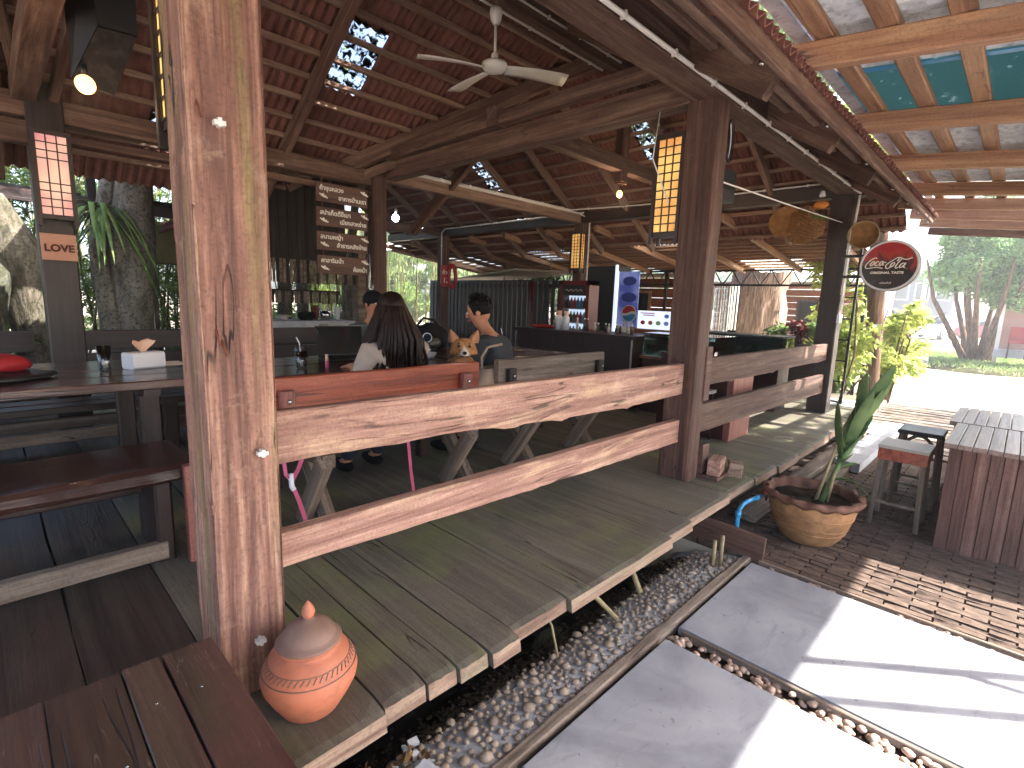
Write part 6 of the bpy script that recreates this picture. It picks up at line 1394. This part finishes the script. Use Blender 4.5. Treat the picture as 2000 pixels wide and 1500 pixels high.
# ---- right side background
trunk('fig_tree', 'massive fluted fig tree trunk behind the black counter', [(13.1, 4.75, -.1), (13.1, 4.75, 1.0), (13.0, 4.6, 2.3), (13.0, 4.4, 4.5), (13, 4.2, 6)], [.80, .60, .55, .5, .4], 'fig', crown=clumps((13.5, 5, 7.6), (4, 4, 2), 30), leafmat='leaf_green', n=14000, ls=.24, flute=.22)
t_ = thing('pipe_screen', 'screen of pale vertical plastic pipes left of the fig tree', 'screen', (12, 5, 0))
for k in range(13): obj('pipe', MB(True).tube([(12, 4.70 + .062 * k, .3), (12, 4.70 + .062 * k, 2.1)], .018, 8), 'white_sheet' if k % 3 else 'white_paint', t_)
t_ = thing('wooden_house', 'brown timber house with a grey roof beyond the fig tree', 'house', (17, 5, 0))
for k in range(11): obj('wall_board', MB().box((17 + .01 * (k % 2), 3.0, .1 + k * .19), (17.08, 7.4, .1 + (k + 1) * .19 - .015)), 'house_wall', t_)
obj('roof', MB().bar((16.5, 2.6, 2.32), (16.5, 8, 2.32), 1.6, .06), 'roof_grey', t_); obj('eave_board', MB().box((15.7, 2.5, 2.16), (15.74, 8, 2.30)), 'house_wall', t_)
for y in (4.3, 5.6): f_ = obj('window', MB().box((16.97, y, 1.1), (16.99, y + .6, 1.9)), 'beam_wood_z', t_); obj('pane', MB().box((16.96, y + .06, 1.16), (16.968, y + .54, 1.84)), 'glass_dark', f_)
t_ = thing('orange_cabin', 'orange brown plank cabin wall behind the fruit menu sign', 'cabin', (12, 7, 0))
for k in range(9): obj('wall_board', MB().box((11.9 + .01 * (k % 2), 5.7, .1 + k * .24), (11.98, 7.9, .1 + (k + 1) * .24 - .012)), 'orange_wood' if 0 else 'house_wall', t_)
f_ = obj('window', MB().box((11.86, 6.8, .95), (11.89, 7.5, 1.95)), 'orange_wood', t_); obj('pane', MB().box((11.85, 6.88, 1.02), (11.858, 7.42, 1.88)), 'glass_dark', f_); obj('roof', MB().bar((11.7, 5.5, 2.3), (11.7, 8.1, 2.3), 1.2, .05), 'roof_grey', t_)
t_ = thing('planter_box', 'long dark brown planter box beyond the far post', 'planter', (9.5, 2.7, 0))
for k in range(3): plank('side_board', 9.45, 9.49, 2.25, 4.2, .30 + k * .25, .30 + k * .25 + .235, 'dark_wood', t_)
obj('soil', MB().box((9.49, 2.25, .2), (9.95, 4.2, 1.0)), 'soil', t_)
for k, (y, mt, lb) in enumerate(((3.05, 'leaf_green', 'pale variegated plant at the left end of the planter'), (2.72, 'leaf_red', 'dark red leaved plant in the middle of the planter'), (2.42, 'leaf_green', 'leafy green plant at the right end of the planter'))):
    t_ = thing('planter_plant', lb, 'plant', (9.7, y, 1.0))
    for q in range(26): a = random.random() * 6.28; blade((9.7, y, 1.0), (math.cos(a) * .6, math.sin(a) * .6, random.uniform(.5, 1.4)), random.uniform(.25, .5), .06, random.uniform(.3, .9), (0, 0, 1), mt, 5)
    leaves('foliage', mt, t_, 350, blobs(clumps((9.7, y, 1.22), (.22, .22, .2), 5)), .12, .35)
t_ = thing('stone_planter', 'grey stone planter trough at the foot of the trellis', 'planter', (8.2, 1.6, 0)); obj('trough', MB().box((7.95, 1.32, -.02), (8.45, 1.95, .30)).box((7.9, 1.28, .30), (8.5, 2.0, .36)), 'concrete', t_); obj('ledge', MB().box((7.8, 1.2, -.02), (8.6, 2.1, .08)), 'concrete', t_)
t_ = thing('climbing_plant', 'yellow green climbing plant around the black trellis', 'plant', (8.3, 1.7, .3)); leaves('foliage', 'leaf_yellow', t_, 900, blobs(clumps((8.7, 1.75, 1.1), (.35, .4, .8), 18, .25)), .13, .42, .4); obj('stem', MB(True).tube([(8.2, 1.7, .3), (8.3, 1.6, 1.0), (8.5, 1.7, 1.8)], .012, 6), 'bark_brown', t_)
trunk('roadside_tree', 'brown trunk with a small white notice behind the round sign', [(10, 1.66, 0), (10, 1.68, 1.0), (10.05, 1.78, 2.2), (10.1, 1.9, 3.6)], [.16, .11, .12, .10], 'bark_brown', crown=clumps((10.6, 1.7, 4.1), (1.6, 1.4, .7), 12), leafmat='leaf_yellow', n=4000, ls=.15)
obj('notice', MB().box((9.875, 1.60, 1.28), (9.88, 1.68, 1.42)), 'white_plastic', bpy.data.objects['roadside_tree'])
for k, (x, y, z, rx, rz_, n, mt, lb) in enumerate(((11.0, 1.55, 1.15, .7, .7, 3200, 'leaf_yellow', 'glowing yellow green shrub right of the tree with the notice'), (9.4, 2.0, .7, .5, .6, 1800, 'leaf_green', 'low green shrub behind the trellis'), (12.5, 1.9, .8, .9, .6, 2600, 'leaf_yellow', 'sunlit low shrub near the road'), (11.2, 2.6, 1.6, .8, 1.2, 3200, 'leaf_yellow', 'tall bright shrub behind the far front post'))):
    t_ = thing('shrub', lb, 'shrub', (x, y, 0), group='sunlit shrubs by the road'); cl = clumps((x, y, z), (rx, rx * .7, rz_), 22, .22); leaves('foliage', mt, t_, int(n * .55), blobs(cl), .14, .4, .3); g = MB(True)
    for q in range(7): g.tube([(x + random.gauss(0, .08), y, 0), (x + random.gauss(0, .3), y + random.gauss(0, .2), z), (x + random.gauss(0, .4), y + random.gauss(0, .3), z + rz_ * .7)], [.02, .014, .006], 6)
    obj('stem', g, 'bark_brown', t_)
# lawn island and multi-stem bush tree
isl = MB(True).lathe([(0, .16), (2.2, .13), (3.6, .08), (4.3, .0), (4.4, -.05)], 40, lambda i, a, r, z: (r * (1 + .12 * math.sin(a * 3) + .06 * math.sin(a * 7)), z)); obj('grass_island', isl, 'garden', None, Matrix.Translation((24.2, -.3, -.03)), kind='structure')
leaves('grass', 'grass', None, 26000, lambda n: np.stack([24.2 + rng.normal(size=n) * 1.9, -.3 + rng.normal(size=n) * 1.9, np.full(n, .07)], 1), .16, .12, .1, kind='stuff', updir=1.2)
t_ = thing('bush_tree', 'many stemmed round leafy tree on the grass island', 'tree', (23, 1.0, 0))
for k in range(11):
    a = 2 * math.pi * k / 11 + random.random() * .4; r = random.uniform(.7, 1.9); x, y = 23, 1.0
    obj('stem', MB(True).tube([(x + .25 * math.cos(a), y + .25 * math.sin(a), 0), (x + r * .45 * math.cos(a), y + r * .45 * math.sin(a), 1.0), (x + r * .8 * math.cos(a), y + r * .8 * math.sin(a), 2.1), (x + r * math.cos(a), y + r * math.sin(a), 3.4)], [.11, .085, .06, .03], 8), 'bark_brown', t_)
leaves('crown', 'leaf_bush', t_, 22000, blobs(clumps((23, .9, 3.4), (1.6, 2.1, 1.75), 60, .24)), .16, .42, .3)
trunk('tall_tree', 'tall pale trunked tree rising behind the bush tree', [(30, .6, 0), (30, .6, 4), (30.2, .8, 8)], [.3, .25, .15], 'bark_grey', crown=clumps((30, 1.2, 6.6), (1.4, 1.5, 2.8), 20, .28), leafmat='leaf_bush', n=7000, ls=.28)
t_ = thing('low_stone_wall', 'low pale stone wall left of the grass island', 'wall', (20.5, 2.6, 0))
for k in range(8): obj('block', MB().box((20.3, 2.0 + k * .42, 0), (20.6, 2.0 + k * .42 + .41, .38 + .02 * (k % 2))), 'concrete', t_)
t_ = thing('far_kerb', 'long low kerb at the far side of the road', 'kerb', (33, 6, 0)); obj('kerb_stone', MB().box((33, -20, 0), (33.2, 30, .25)), 'concrete', t_)
# cars
def car(label, x, y, rz, mat):
    t_ = thing('parked_car', label, 'car', (x, y, 0), rz, group='cars parked across the road'); M = Matrix.Translation((x, y, 0)) @ Matrix.Rotation(rz, 4, 'Z')
    def loft(secs, name, mt):
        vs = []
        for X, hw, z0, z1 in secs: vs += [(X, -hw, z0), (X, -hw, (z0 + z1) / 2), (X, -hw * .86, z1), (X, hw * .86, z1), (X, hw, (z0 + z1) / 2), (X, hw, z0)]
        n = len(secs); fs = [(6 * i + a, 6 * i + (a + 1) % 6, 6 * i + 6 + (a + 1) % 6, 6 * i + 6 + a) for i in range(n - 1) for a in range(6)] + [(5, 4, 3, 2, 1, 0), tuple(6 * (n - 1) + a for a in range(6))]; return obj(name, mesh(name, vs, fs, True), mt, t_, M)
    loft([(-2.1, .78, .35, .75), (-1.9, .86, .25, .95), (-1.0, .9, .22, 1.02), (.9, .9, .22, 1.0), (1.7, .86, .25, .85), (2.1, .75, .35, .65)], 'body', mat); loft([(-1.75, .7, .95, 1.0), (-1.35, .78, .95, 1.42), (.2, .78, .95, 1.48), (1.0, .74, .95, 1.05)], 'cabin', 'glass_dark'); loft([(-1.3, .7, 1.40, 1.47), (.15, .7, 1.42, 1.52)], 'roof', mat)
    for sx_ in (-1.3, 1.3):
        for sy in (-.82, .82):
            w = obj('wheel', MB(True).tube([(sx_, sy - .1, .32), (sx_, sy + .1, .32)], .32, 20), 'tyre', t_, M); obj('rim', MB(True).tube([(sx_, sy - .11, .32), (sx_, sy + .11, .32)], .18, 14), 'steel', w, M)
    for sy in (-.65, .65): obj('headlight', MB(True).sphere((2.03, sy, .62), (.08, .16, .08)), 'white_plastic', t_, M); obj('tail_light', MB(True).sphere((-2.03, sy, .78), (.06, .14, .08)), 'red_plastic', t_, M)
car('white hatchback parked across the road', 44, 4.4, R(172), 'car_white'); car('dark red car parked right of the white one', 45, 1.4, R(100), 'car_red')
t_ = thing('far_building', 'tall grey blue building far across the road', 'building', (62, 7, 0)); obj('wall', MB().box((60, 4.6, 0), (70, 9.4, 5.2)), 'house_grey', t_); obj('roof', MB().box((59.4, 4.2, 5.2), (70.6, 9.8, 5.5)), 'roof_grey', t_)
for k in range(3):
    f_ = obj('window', MB().box((59.94, 5.0 + k * 1.5, 2.8), (59.99, 6.1 + k * 1.5, 4.4)), 'white_paint', t_); obj('pane', MB().box((59.92, 5.1 + k * 1.5, 2.9), (59.938, 6.0 + k * 1.5, 4.3)), 'glass_dark', f_)
    obj('column', MB().box((59.3, 4.4 + k * 2.3, 0), (59.6, 4.7 + k * 2.3, 5.2)), 'white_paint', t_)
obj('door', MB().box((59.95, 6.6, 0), (59.99, 7.8, 2.3)), 'black', t_)
t_ = thing('pink_booth', 'small pink walled booth at the right edge', 'booth', (23, -.2, 0)); obj('wall', MB().box((22.4, -1.6, .6), (22.5, .55, 1.9)), 'pink_wall', t_); obj('base', MB().box((22.0, -1.7, .35), (22.5, .6, .6)), 'concrete', t_); obj('post', MB().box((22.3, .5, .1), (22.4, .6, 2.0)), 'white_paint', t_)
t_ = thing('red_chair', 'red plastic chair in front of the pink booth', 'chair', (21.6, .1, .3)); obj('seat', MB().box((21.4, -.15, .82), (21.85, .30, .88)), 'car_red', t_); obj('backrest', MB().box((21.85, -.15, .88), (21.9, .30, 1.3)), 'car_red', t_)
for x, y in ((21.42, -.12), (21.42, .27), (21.83, -.12), (21.83, .27)): obj('leg', MB().box((x - .02, y - .02, .36), (x + .02, y + .02, .82)), 'black_metal', t_)
# unseen trees added to shade the yard from the right, beyond the picture edge
for k, (x, y, h, r, lb) in enumerate(((9.6, -4.3, 4.0, 1.9, 'unseen nearer tree added to shade the brick paving'), (6.3, -2.1, 4.9, 1.15, 'unseen slim tree, crown added above the lean-to to shade its clear sheet'), (14.5, -7, 5, 3, 'farther yard tree right of the open ground'))):
    trunk('unseen_tree', lb, [(x, y, 0), (x, y, h * .5), (x + .2, y, h)], [.2, .15, .09], 'bark_brown', crown=clumps((x, y, h + .9), (r, r, 1.3), 24), n=9000, ls=.2, grp='unseen yard trees')
# distant tree belt
for k, (x, y, w, h, lb) in enumerate(((75, 28, 16, 7, 'far tree belt left of the grey blue building'), (95, -16, 16, 6, 'far tree belt right of the grey blue building'), (30, 22, 11, 6, 'tree belt behind the timber house'), (18, 32, 14, 7, 'tree belt beyond the shed roof'), (-12, 32, 16, 7, 'tree belt behind the left bamboo'))):
    o = leaves('tree_belt', 'leaf_green', None, 16000, blobs(clumps((x, y, h * .5), (w * .5, w * .5, h * .5), 40, .22)), .55, .5, .3, kind='stuff')

# pale haze volume added to brighten and wash out the distance
t = NT('haze'); t.n.remove(t.b); vp = t.new('VolumePrincipled'); vp.inputs['Color'].default_value = (.92, .95, 1, 1); vp.inputs['Density'].default_value = .0045; vp.inputs['Anisotropy'].default_value = .4
t.link(vp.outputs[0], t.out.inputs['Volume']); MAT['haze'] = t.m
obj('haze', MB().box((-40, -45, -1.4), (120, 60, 14)), 'haze', kind='stuff')
